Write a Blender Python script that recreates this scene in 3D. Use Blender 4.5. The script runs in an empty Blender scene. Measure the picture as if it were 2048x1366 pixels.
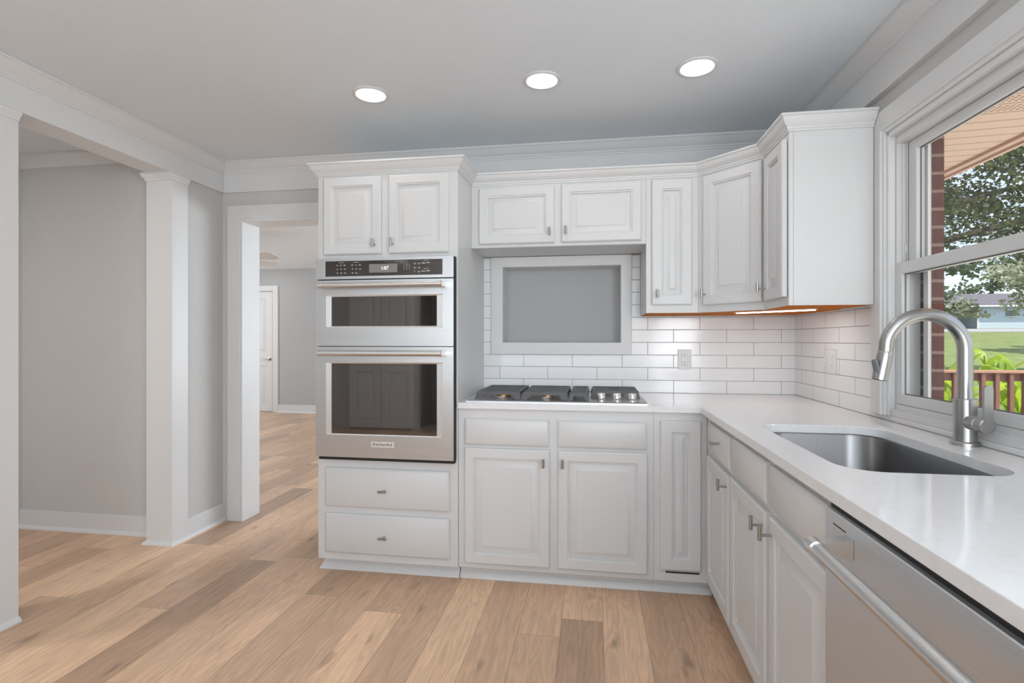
import bpy, bmesh, math, random
from mathutils import Vector, Matrix, noise as mnoise
random.seed(7)
C = bpy.context.scene.collection
sc = bpy.context.scene
PI = math.pi

# ------------------------------------------------------------------ camera
cam_d = bpy.data.cameras.new('camera'); cam = bpy.data.objects.new('camera', cam_d); C.objects.link(cam)
cam.location = (0, 0, 1.233); cam.rotation_euler = (PI/2, 0, math.radians(8.78))
cam_d.sensor_width = 36.0; cam_d.lens = 1048/2048*36.0
cam_d.shift_y = -3.6/2048
cam_d.clip_start = 0.05; cam_d.clip_end = 400
sc.camera = cam

# ------------------------------------------------------------------ colour management
sc.view_settings.view_transform = 'Standard'; sc.view_settings.look = 'None'
sc.view_settings.gamma = 1.0; sc.view_settings.use_curve_mapping = False
sc.view_settings.exposure = -0.14

# ------------------------------------------------------------------ sky, sun, added fill lamps
W = bpy.data.worlds.new('sky'); sc.world = W; W.use_nodes = True
wn = W.node_tree.nodes; wl = W.node_tree.links
sky = wn.new('ShaderNodeTexSky'); sky.sky_type = 'NISHITA'; sky.sun_disc = False
sky.sun_elevation = math.radians(50); sky.sun_rotation = math.radians(125)
smul = wn.new('ShaderNodeMix'); smul.data_type = 'RGBA'; smul.blend_type = 'MULTIPLY'
smul.inputs['Factor'].default_value = 1.0
wl.new(sky.outputs[0], smul.inputs['A']); smul.inputs['B'].default_value = (.13, .13, .13, 1)
smix = wn.new('ShaderNodeMix'); smix.data_type = 'RGBA'; smix.inputs['Factor'].default_value = 0.55
wl.new(smul.outputs['Result'], smix.inputs['A']); smix.inputs['B'].default_value = (.80, .88, 1.0, 1)
bg = wn['Background']; wl.new(smix.outputs['Result'], bg.inputs[0]); bg.inputs[1].default_value = 1.75

def lamp(name, kind, loc, energy, color=(1, 1, 1), size=None, rot=None, target=None, size_y=None, shape=None, spread=None):
    d = bpy.data.lights.new(name, kind); o = bpy.data.objects.new(name, d); C.objects.link(o)
    o.location = loc; d.energy = energy; d.color = color
    if kind == 'AREA':
        if shape: d.shape = shape
        d.size = size
        if size_y: d.shape = 'RECTANGLE'; d.size_y = size_y
        if spread: d.spread = spread
    if target is not None:
        o.rotation_euler = (Vector(target)-Vector(loc)).to_track_quat('-Z', 'Y').to_euler()
    if rot: o.rotation_euler = rot
    return o
sun = lamp('sun', 'SUN', (20, -14, 40), 7.2, (1, .95, .86)); sun.data.angle = math.radians(.6)
sun.rotation_euler = Vector((-.5, .35, -.8)).to_track_quat('-Z', 'Y').to_euler()
# unseen fill lamps added behind the camera and in the far room
lamp('fill_rear', 'AREA', (-.40, -1.9, 1.5), 42, (.88, .945, 1), 2.5, target=(-.45, 3, 2.5), size_y=1.5)
lamp('fill_side', 'AREA', (1.22, -.35, 1.55), 84, (.90, .95, 1), 1.5, target=(-1.5, .9, 2.3), size_y=1.25)
lamp('fill_far_room', 'AREA', (1.05, 6.2, 1.5), 215, (.82, .91, 1), 2.6, target=(-3.6, 5.6, 4.6), size_y=1.7)
lamp('fill_far_room_left', 'AREA', (-7.3, 6.0, 1.5), 60, (.93, .97, 1), 2.0, target=(-4, 6.0, 1.4), size_y=1.5)

# ------------------------------------------------------------------ materials
def mk(name):
    m = bpy.data.materials.new(name); m.use_nodes = True
    nt = m.node_tree; return m, nt, nt.nodes['Principled BSDF']
def N(nt, t, **kw):
    n = nt.nodes.new(t)
    for k, v in kw.items(): setattr(n, k, v)
    return n
def math_(nt, op, a, b=None, c=None):
    n = nt.nodes.new('ShaderNodeMath'); n.operation = op
    for i, v in enumerate((a, b, c)):
        if v is None: continue
        if isinstance(v, (int, float)): n.inputs[i].default_value = v
        else: nt.links.new(v, n.inputs[i])
    return n.outputs[0]
def mixc(nt, f, a, b, mode='MIX'):
    n = nt.nodes.new('ShaderNodeMix'); n.data_type = 'RGBA'; n.blend_type = mode
    for key, v in (('Factor', f), ('A', a), ('B', b)):
        if isinstance(v, (int, float)): n.inputs[key].default_value = v
        elif isinstance(v, tuple): n.inputs[key].default_value = (*v, 1) if len(v) == 3 else v
        else: nt.links.new(v, n.inputs[key])
    return n.outputs['Result']
def paint(name, col, rough=.5, metal=0., spec=.5, var=.015, scale=6., bump=0., bscale=80., coat=0.):
    m, nt, p = mk(name)
    p.inputs['Roughness'].default_value = rough; p.inputs['Metallic'].default_value = metal
    p.inputs['Specular IOR Level'].default_value = spec
    if coat: p.inputs['Coat Weight'].default_value = coat; p.inputs['Coat Roughness'].default_value = .05
    tc = N(nt, 'ShaderNodeTexCoord'); no = N(nt, 'ShaderNodeTexNoise'); no.inputs['Scale'].default_value = scale
    nt.links.new(tc.outputs['Object'], no.inputs['Vector'])
    lo = tuple(c*(1-var) for c in col); hi = tuple(min(1, c*(1+var)) for c in col)
    nt.links.new(mixc(nt, no.outputs['Fac'], lo, hi), p.inputs['Base Color'])
    if bump:
        n2 = N(nt, 'ShaderNodeTexNoise'); n2.inputs['Scale'].default_value = bscale
        nt.links.new(tc.outputs['Object'], n2.inputs['Vector'])
        b = N(nt, 'ShaderNodeBump'); b.inputs['Strength'].default_value = bump; b.inputs['Distance'].default_value = .002
        nt.links.new(n2.outputs['Fac'], b.inputs['Height']); nt.links.new(b.outputs[0], p.inputs['Normal'])
    return m
def brushed(name, col, rough=.3, axis=0, amount=.08, scale=220):
    m, nt, p = mk(name); p.inputs['Metallic'].default_value = 1
    tc = N(nt, 'ShaderNodeTexCoord'); mp = N(nt, 'ShaderNodeMapping'); s = [scale, scale, scale]; s[axis] = 2.
    mp.inputs['Scale'].default_value = s; nt.links.new(tc.outputs['Object'], mp.inputs['Vector'])
    no = N(nt, 'ShaderNodeTexNoise'); no.inputs['Scale'].default_value = 1; no.inputs['Detail'].default_value = 3
    nt.links.new(mp.outputs[0], no.inputs['Vector'])
    nt.links.new(mixc(nt, no.outputs['Fac'], tuple(c*(1-amount) for c in col), tuple(min(1, c*(1+amount)) for c in col)), p.inputs['Base Color'])
    r = math_(nt, 'MULTIPLY_ADD', no.outputs['Fac'], .12, rough-.06); nt.links.new(r, p.inputs['Roughness'])
    p.inputs['Anisotropic'].default_value = .5
    return m
def emit(name, col, s):
    m, nt, p = mk(name); p.inputs['Base Color'].default_value = (*col, 1)
    p.inputs['Emission Color'].default_value = (*col, 1); p.inputs['Emission Strength'].default_value = s; return m

M = {}
M['cab'] = paint('cabinet_white', (.69, .69, .69), .38, bump=.03, bscale=60)
M['trim'] = paint('trim_white', (.725, .725, .722), .42)
M['ceil'] = paint('ceiling_white', (.78, .825, .86), .85, bump=.06, bscale=120)
M['wall'] = paint('wall_greige', (.60, .59, .575), .75, bump=.05, bscale=150)
M['wallgrey'] = paint('wall_grey', (.47, .475, .48), .75, bump=.05, bscale=150)
M['steel'] = brushed('stainless_brushed', (.62, .625, .63), .40, 0)
M['steelY'] = brushed('stainless_brushed_y', (.64, .67, .70), .44, 1); M['steelY'].node_tree.nodes['Principled BSDF'].inputs['Metallic'].default_value = .78
M['steelframe'] = brushed('stainless_pale', (.75, .745, .735), .42, 2)
M['nickel'] = paint('brushed_nickel', (.43, .425, .415), .31, metal=1, var=.01)
M['steelbar'] = paint('polished_bar', (.70, .695, .685), .30, metal=1, var=.01)
M['chrome'] = paint('polished_chrome', (.78, .77, .76), .1, metal=1)
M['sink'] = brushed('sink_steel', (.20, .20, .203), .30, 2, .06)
M['dark'] = paint('black_gap', (.012, .012, .012), .6)
M['iron'] = paint('cast_iron', (.12, .12, .123), .5, bump=.15, bscale=300)
M['brass'] = paint('brass', (.72, .42, .14), .3, metal=1)
M['alu'] = paint('cast_aluminium', (.62, .61, .6), .45, metal=1)
M['plastic'] = paint('white_plastic', (.80, .80, .80), .35)
M['slot'] = paint('outlet_slot', (.05, .05, .05), .6)
M['vinyl'] = paint('vinyl_white', (.68, .68, .675), .4)
M['gasket'] = paint('gasket_grey', (.18, .19, .2), .6)
M['badge'] = paint('badge_silver', (.82, .80, .78), .3, metal=.3)
M['ink'] = paint('black_ink', (.02, .02, .02), .5)
M['legend'] = paint('grey_legend', (.55, .55, .55), .5)
M['display'] = paint('display_grey', (.26, .245, .24), .25)
M['digits'] = emit('clock_digits', (.9, .92, .95), 1.0)
M['red'] = paint('red_enamel', (.62, .25, .25), .3)
M['lens'] = emit('lamp_lens', (1, .985, .96), 3.5)
M['lens2'] = emit('bar_lens', (1, .97, .93), 4.0)
M['tan'] = paint('tan_vinyl', (.74, .55, .45), .55)
M['brown'] = paint('tan_brickmould', (.42, .30, .25), .6)
M['redwood'] = paint('red_brown_stain', (.19, .085, .06), .6, var=.2, scale=25)
M['railtop'] = paint('rail_cap', (.36, .19, .12), .6, var=.15, scale=20)
M['bark'] = paint('bark', (.07, .055, .04), .9, var=.3, scale=12)
M['asphalt'] = paint('road_grey', (.33, .32, .35), .9)
M['deckbounce'] = paint('pale_bounce_deck', (.62, .59, .55), .9, var=.08)
# quartz
m, nt, p = mk('quartz_white'); M['quartz'] = m
p.inputs['Roughness'].default_value = .09; p.inputs['Specular IOR Level'].default_value = .55
tc = N(nt, 'ShaderNodeTexCoord'); no = N(nt, 'ShaderNodeTexNoise'); no.inputs['Scale'].default_value = 35; no.inputs['Detail'].default_value = 5
nt.links.new(tc.outputs['Object'], no.inputs['Vector'])
cr = N(nt, 'ShaderNodeValToRGB'); cr.color_ramp.elements[0].position = .25; cr.color_ramp.elements[0].color = (.80, .80, .80, 1)
cr.color_ramp.elements[1].position = .5; cr.color_ramp.elements[1].color = (.84, .84, .845, 1)
nt.links.new(no.outputs['Fac'], cr.inputs[0]); nt.links.new(cr.outputs[0], p.inputs['Base Color'])
# oven glass
m, nt, p = mk('oven_glass'); M['ovenglass'] = m
p.inputs['Base Color'].default_value = (.008, .008, .009, 1); p.inputs['Roughness'].default_value = .03; p.inputs['IOR'].default_value = 3.1
# window pane: clear with a faint mirror
m, nt, p = mk('window_pane'); M['pane'] = m
out = nt.nodes['Material Output']; tr = N(nt, 'ShaderNodeBsdfTransparent'); gl = N(nt, 'ShaderNodeBsdfGlossy'); gl.inputs['Roughness'].default_value = .0
lw = N(nt, 'ShaderNodeLayerWeight'); lw.inputs['Blend'].default_value = .5
tr.inputs['Color'].default_value = (.97, .98, .98, 1)
ms = N(nt, 'ShaderNodeMixShader'); nt.links.new(math_(nt, 'MULTIPLY_ADD', math_(nt, 'POWER', lw.outputs['Facing'], 4.0), .35, .015), ms.inputs[0]); nt.links.new(tr.outputs[0], ms.inputs[1]); nt.links.new(gl.outputs[0], ms.inputs[2])
nt.links.new(ms.outputs[0], out.inputs['Surface'])

def tile_mat(name, axis, phase_odd, phase_even, w=.3015, h=.0757, z0=.914, g=.0022):
    m, nt, p = mk(name)
    ge = N(nt, 'ShaderNodeNewGeometry'); sx = N(nt, 'ShaderNodeSeparateXYZ'); nt.links.new(ge.outputs['Position'], sx.inputs[0])
    u = sx.outputs[axis]; v = sx.outputs[2]
    r = math_(nt, 'DIVIDE', math_(nt, 'SUBTRACT', v, z0), h); row = math_(nt, 'FLOOR', r); fv = math_(nt, 'FRACT', r)
    odd = math_(nt, 'MODULO', row, 2.0)
    ph = math_(nt, 'MULTIPLY_ADD', odd, phase_odd-phase_even, phase_even)
    c = math_(nt, 'DIVIDE', math_(nt, 'SUBTRACT', u, ph), w); fu = math_(nt, 'FRACT', math_(nt, 'ADD', c, 50.0))
    du = math_(nt, 'MULTIPLY', math_(nt, 'MINIMUM', fu, math_(nt, 'SUBTRACT', 1.0, fu)), w)
    dv = math_(nt, 'MULTIPLY', math_(nt, 'MINIMUM', fv, math_(nt, 'SUBTRACT', 1.0, fv)), h)
    d = math_(nt, 'MINIMUM', du, dv)
    isg = math_(nt, 'LESS_THAN', d, g/2)
    nt.links.new(mixc(nt, isg, (.86, .865, .87), (.19, .19, .195)), p.inputs['Base Color'])
    nt.links.new(math_(nt, 'MULTIPLY_ADD', isg, .7, .12), p.inputs['Roughness'])
    hgt = math_(nt, 'MINIMUM', math_(nt, 'DIVIDE', d, .003), 1.0)
    b = N(nt, 'ShaderNodeBump'); b.inputs['Distance'].default_value = .0012; b.inputs['Strength'].default_value = .6
    nt.links.new(hgt, b.inputs['Height']); nt.links.new(b.outputs[0], p.inputs['Normal'])
    return m
M['tileX'] = tile_mat('subway_tile_x', 0, .326, .477)
M['tileY'] = tile_mat('subway_tile_y', 1, 2.842, 2.692)

# oak planks running along Y
m, nt, p = mk('oak_planks'); M['oak'] = m
ge = N(nt, 'ShaderNodeNewGeometry'); sx = N(nt, 'ShaderNodeSeparateXYZ'); nt.links.new(ge.outputs['Position'], sx.inputs[0])
X_, Y_ = sx.outputs[0], sx.outputs[1]
PWID = .178
xi = math_(nt, 'DIVIDE', math_(nt, 'SUBTRACT', X_, .043), PWID); row = math_(nt, 'FLOOR', xi); fx = math_(nt, 'FRACT', xi)
wn1 = N(nt, 'ShaderNodeTexWhiteNoise', noise_dimensions='1D'); nt.links.new(row, wn1.inputs['W'])
ln = math_(nt, 'MULTIPLY_ADD', wn1.outputs['Value'], .6, .95)
yi = math_(nt, 'DIVIDE', math_(nt, 'ADD', Y_, math_(nt, 'MULTIPLY', wn1.outputs['Value'], 37.0)), ln)
idy = math_(nt, 'FLOOR', yi); fy = math_(nt, 'FRACT', yi)
cx = N(nt, 'ShaderNodeCombineXYZ'); nt.links.new(row, cx.inputs[0]); nt.links.new(idy, cx.inputs[1])
wn2 = N(nt, 'ShaderNodeTexWhiteNoise', noise_dimensions='2D'); nt.links.new(cx.outputs[0], wn2.inputs['Vector'])
cr = N(nt, 'ShaderNodeValToRGB'); e = cr.color_ramp.elements
e[0].position = 0; e[0].color = (.40, .265, .185, 1); e[1].position = 1; e[1].color = (.68, .47, .315, 1)
for pos, col in ((.15, (.51, .345, .235, 1)), (.55, (.575, .39, .265, 1)), (.85, (.62, .425, .29, 1))):
    q = e.new(pos); q.color = col
nt.links.new(wn2.outputs['Value'], cr.inputs[0])
rz = math_(nt, 'MULTIPLY', wn2.outputs['Value'], 61.0)
def gvec(sx_, sy_):
    c = N(nt, 'ShaderNodeCombineXYZ'); nt.links.new(math_(nt, 'MULTIPLY', X_, sx_), c.inputs[0]); nt.links.new(math_(nt, 'MULTIPLY', Y_, sy_), c.inputs[1]); nt.links.new(rz, c.inputs[2]); return c.outputs[0]
n1 = N(nt, 'ShaderNodeTexNoise'); n1.inputs['Scale'].default_value = 1; n1.inputs['Detail'].default_value = 6; nt.links.new(gvec(75, 2.2), n1.inputs['Vector'])
n2 = N(nt, 'ShaderNodeTexNoise'); n2.inputs['Scale'].default_value = 1; n2.inputs['Detail'].default_value = 3; nt.links.new(gvec(9, 1.1), n2.inputs['Vector'])
# cathedral figure: contour lines of a stretched noise field
lines = math_(nt, 'FRACT', math_(nt, 'MULTIPLY', n2.outputs['Fac'], 15.0))
lines = math_(nt, 'SMOOTHSTEP', 0.0, 1.0, lines) if False else math_(nt, 'ABSOLUTE', math_(nt, 'SUBTRACT', lines, .5))
lines = math_(nt, 'MULTIPLY_ADD', lines, .34, .88)
g1 = math_(nt, 'MULTIPLY_ADD', n1.outputs['Fac'], .34, .83)
g2 = math_(nt, 'MULTIPLY_ADD', n2.outputs['Fac'], .5, .75)
gg = math_(nt, 'MULTIPLY', math_(nt, 'MULTIPLY', g1, g2), lines)
n3 = N(nt, 'ShaderNodeTexNoise'); n3.inputs['Scale'].default_value = 1; n3.inputs['Detail'].default_value = 2; nt.links.new(gvec(13, 4.5), n3.inputs['Vector'])
kn = N(nt, 'ShaderNodeMapRange'); kn.inputs['From Min'].default_value = .66; kn.inputs['From Max'].default_value = .78; kn.inputs['To Min'].default_value = 1; kn.inputs['To Max'].default_value = .55
nt.links.new(n3.outputs['Fac'], kn.inputs['Value'])
gg = math_(nt, 'MULTIPLY', gg, kn.outputs[0])
ex = math_(nt, 'MULTIPLY', math_(nt, 'MINIMUM', fx, math_(nt, 'SUBTRACT', 1.0, fx)), PWID)
ey = math_(nt, 'MULTIPLY', math_(nt, 'MINIMUM', fy, math_(nt, 'SUBTRACT', 1.0, fy)), ln)
seam = math_(nt, 'LESS_THAN', math_(nt, 'MINIMUM', ex, ey), .0011)
col = mixc(nt, 1.0, cr.outputs[0], gg, 'MULTIPLY')
cg = N(nt, 'ShaderNodeCombineColor')
for i in range(3): nt.links.new(gg, cg.inputs[i])
col = mixc(nt, 1.0, mixc(nt, 1.0, cr.outputs[0], (1.27, 1.24, 1.20), 'MULTIPLY'), cg.outputs[0], 'MULTIPLY')
col = mixc(nt, math_(nt, 'MULTIPLY', seam, .55), col, (.12, .075, .05))
nt.links.new(col, p.inputs['Base Color']); p.inputs['Roughness'].default_value = .36
p.inputs['Specular IOR Level'].default_value = .45
b = N(nt, 'ShaderNodeBump'); b.inputs['Distance'].default_value = .0006; b.inputs['Strength'].default_value = .35
nt.links.new(math_(nt, 'SUBTRACT', n1.outputs['Fac'], math_(nt, 'MULTIPLY', seam, 1.5)), b.inputs['Height']); nt.links.new(b.outputs[0], p.inputs['Normal'])

# knotty pine underside
m, nt, p = mk('pine_underside'); M['pine'] = m
tc = N(nt, 'ShaderNodeTexCoord'); mp = N(nt, 'ShaderNodeMapping'); mp.inputs['Scale'].default_value = (3, 40, 40); nt.links.new(tc.outputs['Object'], mp.inputs['Vector'])
no = N(nt, 'ShaderNodeTexNoise'); no.inputs['Scale'].default_value = 1; no.inputs['Detail'].default_value = 4; nt.links.new(mp.outputs[0], no.inputs['Vector'])
vo = N(nt, 'ShaderNodeTexVoronoi'); vo.inputs['Scale'].default_value = 9; nt.links.new(tc.outputs['Object'], vo.inputs['Vector'])
kk = math_(nt, 'LESS_THAN', vo.outputs['Distance'], .1)
c1 = mixc(nt, no.outputs['Fac'], (.42, .10, .008), (.70, .24, .03))
nt.links.new(mixc(nt, math_(nt, 'MULTIPLY', kk, .8), c1, (.12, .03, .008)), p.inputs['Base Color']); p.inputs['Roughness'].default_value = .75; p.inputs['Specular IOR Level'].default_value = .12

# rough red brick
def brick_mat():
    m, nt, p = mk('red_brick')
    ge = N(nt, 'ShaderNodeNewGeometry'); sx = N(nt, 'ShaderNodeSeparateXYZ'); nt.links.new(ge.outputs['Position'], sx.inputs[0])
    u = math_(nt, 'ADD', sx.outputs[0], sx.outputs[1]); v = math_(nt, 'ADD', sx.outputs[2], 3.013)
    h, w = .0677, .203
    r = math_(nt, 'DIVIDE', v, h); row = math_(nt, 'FLOOR', r); fv = math_(nt, 'FRACT', r)
    c = math_(nt, 'ADD', math_(nt, 'DIVIDE', u, w), math_(nt, 'MULTIPLY', math_(nt, 'MODULO', row, 2.0), .5)); fu = math_(nt, 'FRACT', math_(nt, 'ADD', c, 20.3))
    dv = math_(nt, 'MULTIPLY', math_(nt, 'MINIMUM', fv, math_(nt, 'SUBTRACT', 1.0, fv)), h)
    du = math_(nt, 'MULTIPLY', math_(nt, 'MINIMUM', fu, math_(nt, 'SUBTRACT', 1.0, fu)), w)
    no = N(nt, 'ShaderNodeTexNoise'); no.inputs['Scale'].default_value = 1; no.inputs['Detail'].default_value = 3
    cv = N(nt, 'ShaderNodeCombineXYZ'); nt.links.new(math_(nt, 'MULTIPLY', u, 330.0), cv.inputs[0]); nt.links.new(math_(nt, 'MULTIPLY', v, 18.0), cv.inputs[1]); nt.links.new(row, cv.inputs[2])
    nt.links.new(cv.outputs[0], no.inputs['Vector'])
    isg = math_(nt, 'LESS_THAN', dv, .0058)
    bc = mixc(nt, no.outputs['Fac'], (.06, .026, .02), (.18, .08, .065))
    nt.links.new(mixc(nt, isg, bc, (.27, .19, .155)), p.inputs['Base Color']); p.inputs['Roughness'].default_value = .9
    b = N(nt, 'ShaderNodeBump'); b.inputs['Distance'].default_value = .004; b.inputs['Strength'].default_value = .8
    nt.links.new(math_(nt, 'SUBTRACT', no.outputs['Fac'], math_(nt, 'MULTIPLY', isg, 1.2)), b.inputs['Height']); nt.links.new(b.outputs[0], p.inputs['Normal'])
    return m
M['brick'] = brick_mat()
# soffit boards with grooves and vent slots
def soffit_mat():
    m, nt, p = mk('vented_soffit')
    ge = N(nt, 'ShaderNodeNewGeometry'); sx = N(nt, 'ShaderNodeSeparateXYZ'); nt.links.new(ge.outputs['Position'], sx.inputs[0])
    u = math_(nt, 'ADD', sx.outputs[1], math_(nt, 'MULTIPLY', sx.outputs[0], .10)); x = sx.outputs[0]
    r = math_(nt, 'DIVIDE', u, .1016); row = math_(nt, 'FLOOR', r); f = math_(nt, 'FRACT', r)
    groove = math_(nt, 'GREATER_THAN', f, .90)
    vent = math_(nt, 'LESS_THAN', math_(nt, 'ABSOLUTE', math_(nt, 'SUBTRACT', u, 2.69)), .16)
    slot = math_(nt, 'MULTIPLY', math_(nt, 'LESS_THAN', math_(nt, 'FRACT', math_(nt, 'DIVIDE', x, .024)), .55), math_(nt, 'LESS_THAN', math_(nt, 'FRACT', math_(nt, 'MULTIPLY', f, 6.0)), .45))
    slot = math_(nt, 'MULTIPLY', math_(nt, 'MULTIPLY', slot, vent), math_(nt, 'LESS_THAN', math_(nt, 'ABSOLUTE', math_(nt, 'SUBTRACT', f, .45)), .3))
    c = mixc(nt, groove, (.82, .61, .50), (.45, .32, .25)); c = mixc(nt, slot, c, (.16, .09, .07))
    nt.links.new(c, p.inputs['Base Color']); p.inputs['Roughness'].default_value = .5
    return m
M['soffit'] = soffit_mat()
def siding_mat():
    m, nt, p = mk('pale_blue_siding')
    ge = N(nt, 'ShaderNodeNewGeometry'); sx = N(nt, 'ShaderNodeSeparateXYZ'); nt.links.new(ge.outputs['Position'], sx.inputs[0])
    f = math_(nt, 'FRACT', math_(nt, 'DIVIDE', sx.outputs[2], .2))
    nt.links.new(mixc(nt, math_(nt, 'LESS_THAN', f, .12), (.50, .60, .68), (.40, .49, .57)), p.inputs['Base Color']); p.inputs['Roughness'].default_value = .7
    return m
M['siding'] = siding_mat()
M['roofsh'] = paint('grey_violet_shingle', (.13, .115, .14), .9, var=.2, scale=3)
def leaf_mat(name, a, b_, trans=.5, scale=2.):
    m, nt, p = mk(name); tc = N(nt, 'ShaderNodeTexCoord'); no = N(nt, 'ShaderNodeTexNoise'); no.inputs['Scale'].default_value = scale
    nt.links.new(tc.outputs['Object'], no.inputs['Vector'])
    mr = N(nt, 'ShaderNodeMapRange'); mr.inputs['From Min'].default_value = .35; mr.inputs['From Max'].default_value = .65; nt.links.new(no.outputs['Fac'], mr.inputs['Value'])
    c = mixc(nt, mr.outputs[0], a, b_)
    nt.links.new(c, p.inputs['Base Color']); p.inputs['Roughness'].default_value = .45
    t = N(nt, 'ShaderNodeBsdfTranslucent'); nt.links.new(c, t.inputs['Color']); ms = N(nt, 'ShaderNodeMixShader'); ms.inputs[0].default_value = trans
    out = nt.nodes['Material Output']; nt.links.new(p.outputs[0], ms.inputs[1]); nt.links.new(t.outputs[0], ms.inputs[2]); nt.links.new(ms.outputs[0], out.inputs['Surface'])
    return m
M['leafdark'] = leaf_mat('leaf_dark', (.05, .058, .034), (.15, .165, .065), .4)
M['leafmid'] = leaf_mat('leaf_mid', (.075, .105, .06), (.17, .205, .11), .4, 1.)
M['leafpale'] = leaf_mat('leaf_pale', (.32, .34, .21), (.55, .55, .44), .35, 1.5)
M['canna'] = leaf_mat('canna_leaf', (.26, .42, .03), (.50, .60, .06), .55, 2.)
m, nt, p = mk('lawn_grass'); M['lawn'] = m
tc = N(nt, 'ShaderNodeTexCoord'); no = N(nt, 'ShaderNodeTexNoise'); no.inputs['Scale'].default_value = 1.4; no.inputs['Detail'].default_value = 8; nt.links.new(tc.outputs['Object'], no.inputs['Vector'])
mr = N(nt, 'ShaderNodeMapRange'); mr.inputs['From Min'].default_value = .3; mr.inputs['From Max'].default_value = .7; nt.links.new(no.outputs['Fac'], mr.inputs['Value'])
nt.links.new(mixc(nt, mr.outputs[0], (.115, .155, .04), (.21, .25, .075)), p.inputs['Base Color']); p.inputs['Roughness'].default_value = .95

# ------------------------------------------------------------------ mesh helpers
class B:
    def __init__(s): s.bm = bmesh.new()
    def box(s, x0, x1, y0, y1, z0, z1, bev=0, seg=2):
        g = bmesh.ops.create_cube(s.bm, size=1)
        v = g['verts']
        for q in v: q.co = Vector(((x0+x1)/2+q.co.x*(x1-x0), (y0+y1)/2+q.co.y*(y1-y0), (z0+z1)/2+q.co.z*(z1-z0)))
        if bev:
            ed = list({e for q in v for e in q.link_edges})
            bmesh.ops.bevel(s.bm, geom=ed, offset=bev, segments=seg, affect='EDGES', profile=.5)
        return s
    def loops(s, rings, cap0=True, cap1=True, closed=False):
        R = [[s.bm.verts.new(p) for p in r] for r in rings]; n = len(R[0])
        pairs = list(zip(R, R[1:])) + ([(R[-1], R[0])] if closed else [])
        for a, b in pairs:
            for i in range(n):
                j = (i+1) % n
                try: s.bm.faces.new((a[i], a[j], b[j], b[i]))
                except ValueError: pass
        if cap0 and not closed: s.bm.faces.new(list(reversed(R[0])))
        if cap1 and not closed: s.bm.faces.new(R[-1])
        return s
    def prism(s, poly, axis, lo, hi):
        def P(a, b, t): return {'x': (t, a, b), 'y': (a, t, b), 'z': (a, b, t)}[axis]
        return s.loops([[P(a, b, lo) for a, b in poly], [P(a, b, hi) for a, b in poly]])
    def lathe(s, prof, c=(0, 0, 0), axis='z', n=32, ring=False):
        rings = []
        for r, h in prof:
            rg = []
            for i in range(n):
                t = 2*PI*i/n; a, b = max(r, 1e-5)*math.cos(t), max(r, 1e-5)*math.sin(t)
                d = {'z': (a, b, h), 'y': (a, h, b), 'x': (h, a, b)}[axis]
                rg.append(Vector(c)+Vector(d))
            rings.append(rg)
        return s.loops(rings, closed=ring)
    def tube(s, pts, r, n=16, rads=None):
        pts = [Vector(p) for p in pts]; rings = []; up = None
        for i, p in enumerate(pts):
            d = (pts[min(i+1, len(pts)-1)]-pts[max(i-1, 0)]).normalized()
            if up is None:
                a = Vector((0, 0, 1)) if abs(d.z) < .9 else Vector((0, 1, 0)); up = (a-d*a.dot(d)).normalized()
            else: up = (up-d*up.dot(d)).normalized()
            sd = d.cross(up); rr = rads[i] if rads else r
            rings.append([p+(up*math.cos(2*PI*k/n)+sd*math.sin(2*PI*k/n))*rr for k in range(n)])
        return s.loops(rings)
    def sweep(s, path, prof, m0=None, m1=None):
        """profile (out, z) along one straight segment of a plan path; m0/m1 = offset vectors per unit of out at the ends"""
        a, b = path; rings = [[(a[0]+m0[0]*o, a[1]+m0[1]*o, z) for o, z in prof], [(b[0]+m1[0]*o, b[1]+m1[1]*o, z) for o, z in prof]]
        return s.loops(rings)
    def build(s, name, mat, parent=None, world=False, angle=35, smooth=True):
        bmesh.ops.recalc_face_normals(s.bm, faces=s.bm.faces[:])
        me = bpy.data.meshes.new(name)
        if world and parent is not None:
            root = parent
            while root.parent: root = root.parent
            s.bm.transform(root.matrix_basis.inverted())
        s.bm.to_mesh(me); s.bm.free()
        if mat is not None: me.materials.append(M[mat] if isinstance(mat, str) else mat)
        if smooth and len(me.polygons):
            me.polygons.foreach_set('use_smooth', [True]*len(me.polygons)); me.set_sharp_from_angle(angle=math.radians(angle))
        o = bpy.data.objects.new(name, me); C.objects.link(o)
        if parent is not None: o.parent = parent
        return o
def tag(o, label=None, cat=None, group=None, kind=None):
    if label: o['label'] = label
    if cat: o['category'] = cat
    if group: o['group'] = group
    if kind: o['kind'] = kind
    return o
def thing(name, label, cat, loc=(0, 0, 0), rz=0, group=None, kind=None):
    o = bpy.data.objects.new(name, None); C.objects.link(o); o.location = loc; o.rotation_euler = (0, 0, rz)
    o.empty_display_size = .05
    o.matrix_basis = Matrix.Translation(loc) @ Matrix.Rotation(rz, 4, 'Z')
    return tag(o, label, cat, group, kind)
def struct(o, label=None, cat=None): return tag(o, label, cat, kind='structure')
def copy_tree(o, parent=None):
    c = o.copy(); C.objects.link(c); c.parent = parent
    for ch in [k for k in bpy.data.objects if k.parent is o]: copy_tree(ch, c)
    return c
def path_segments(path, side=1):
    """unit-out offset vectors at every vertex of a plan path (mitred); side=1 puts 'out' on the right-hand side of travel"""
    P = [Vector(p) for p in path]; nrm = []
    for a, b in zip(P, P[1:]):
        d = (b-a).normalized(); nrm.append(Vector((d.y, -d.x))*side)
    offs = [nrm[0]]
    for n0, n1 in zip(nrm, nrm[1:]):
        q = (n0+n1); q = q/(q.dot(n0)); offs.append(q)
    offs.append(nrm[-1])
    return [((P[i], P[i+1]), offs[i], offs[i+1]) for i in range(len(P)-1)]
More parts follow.
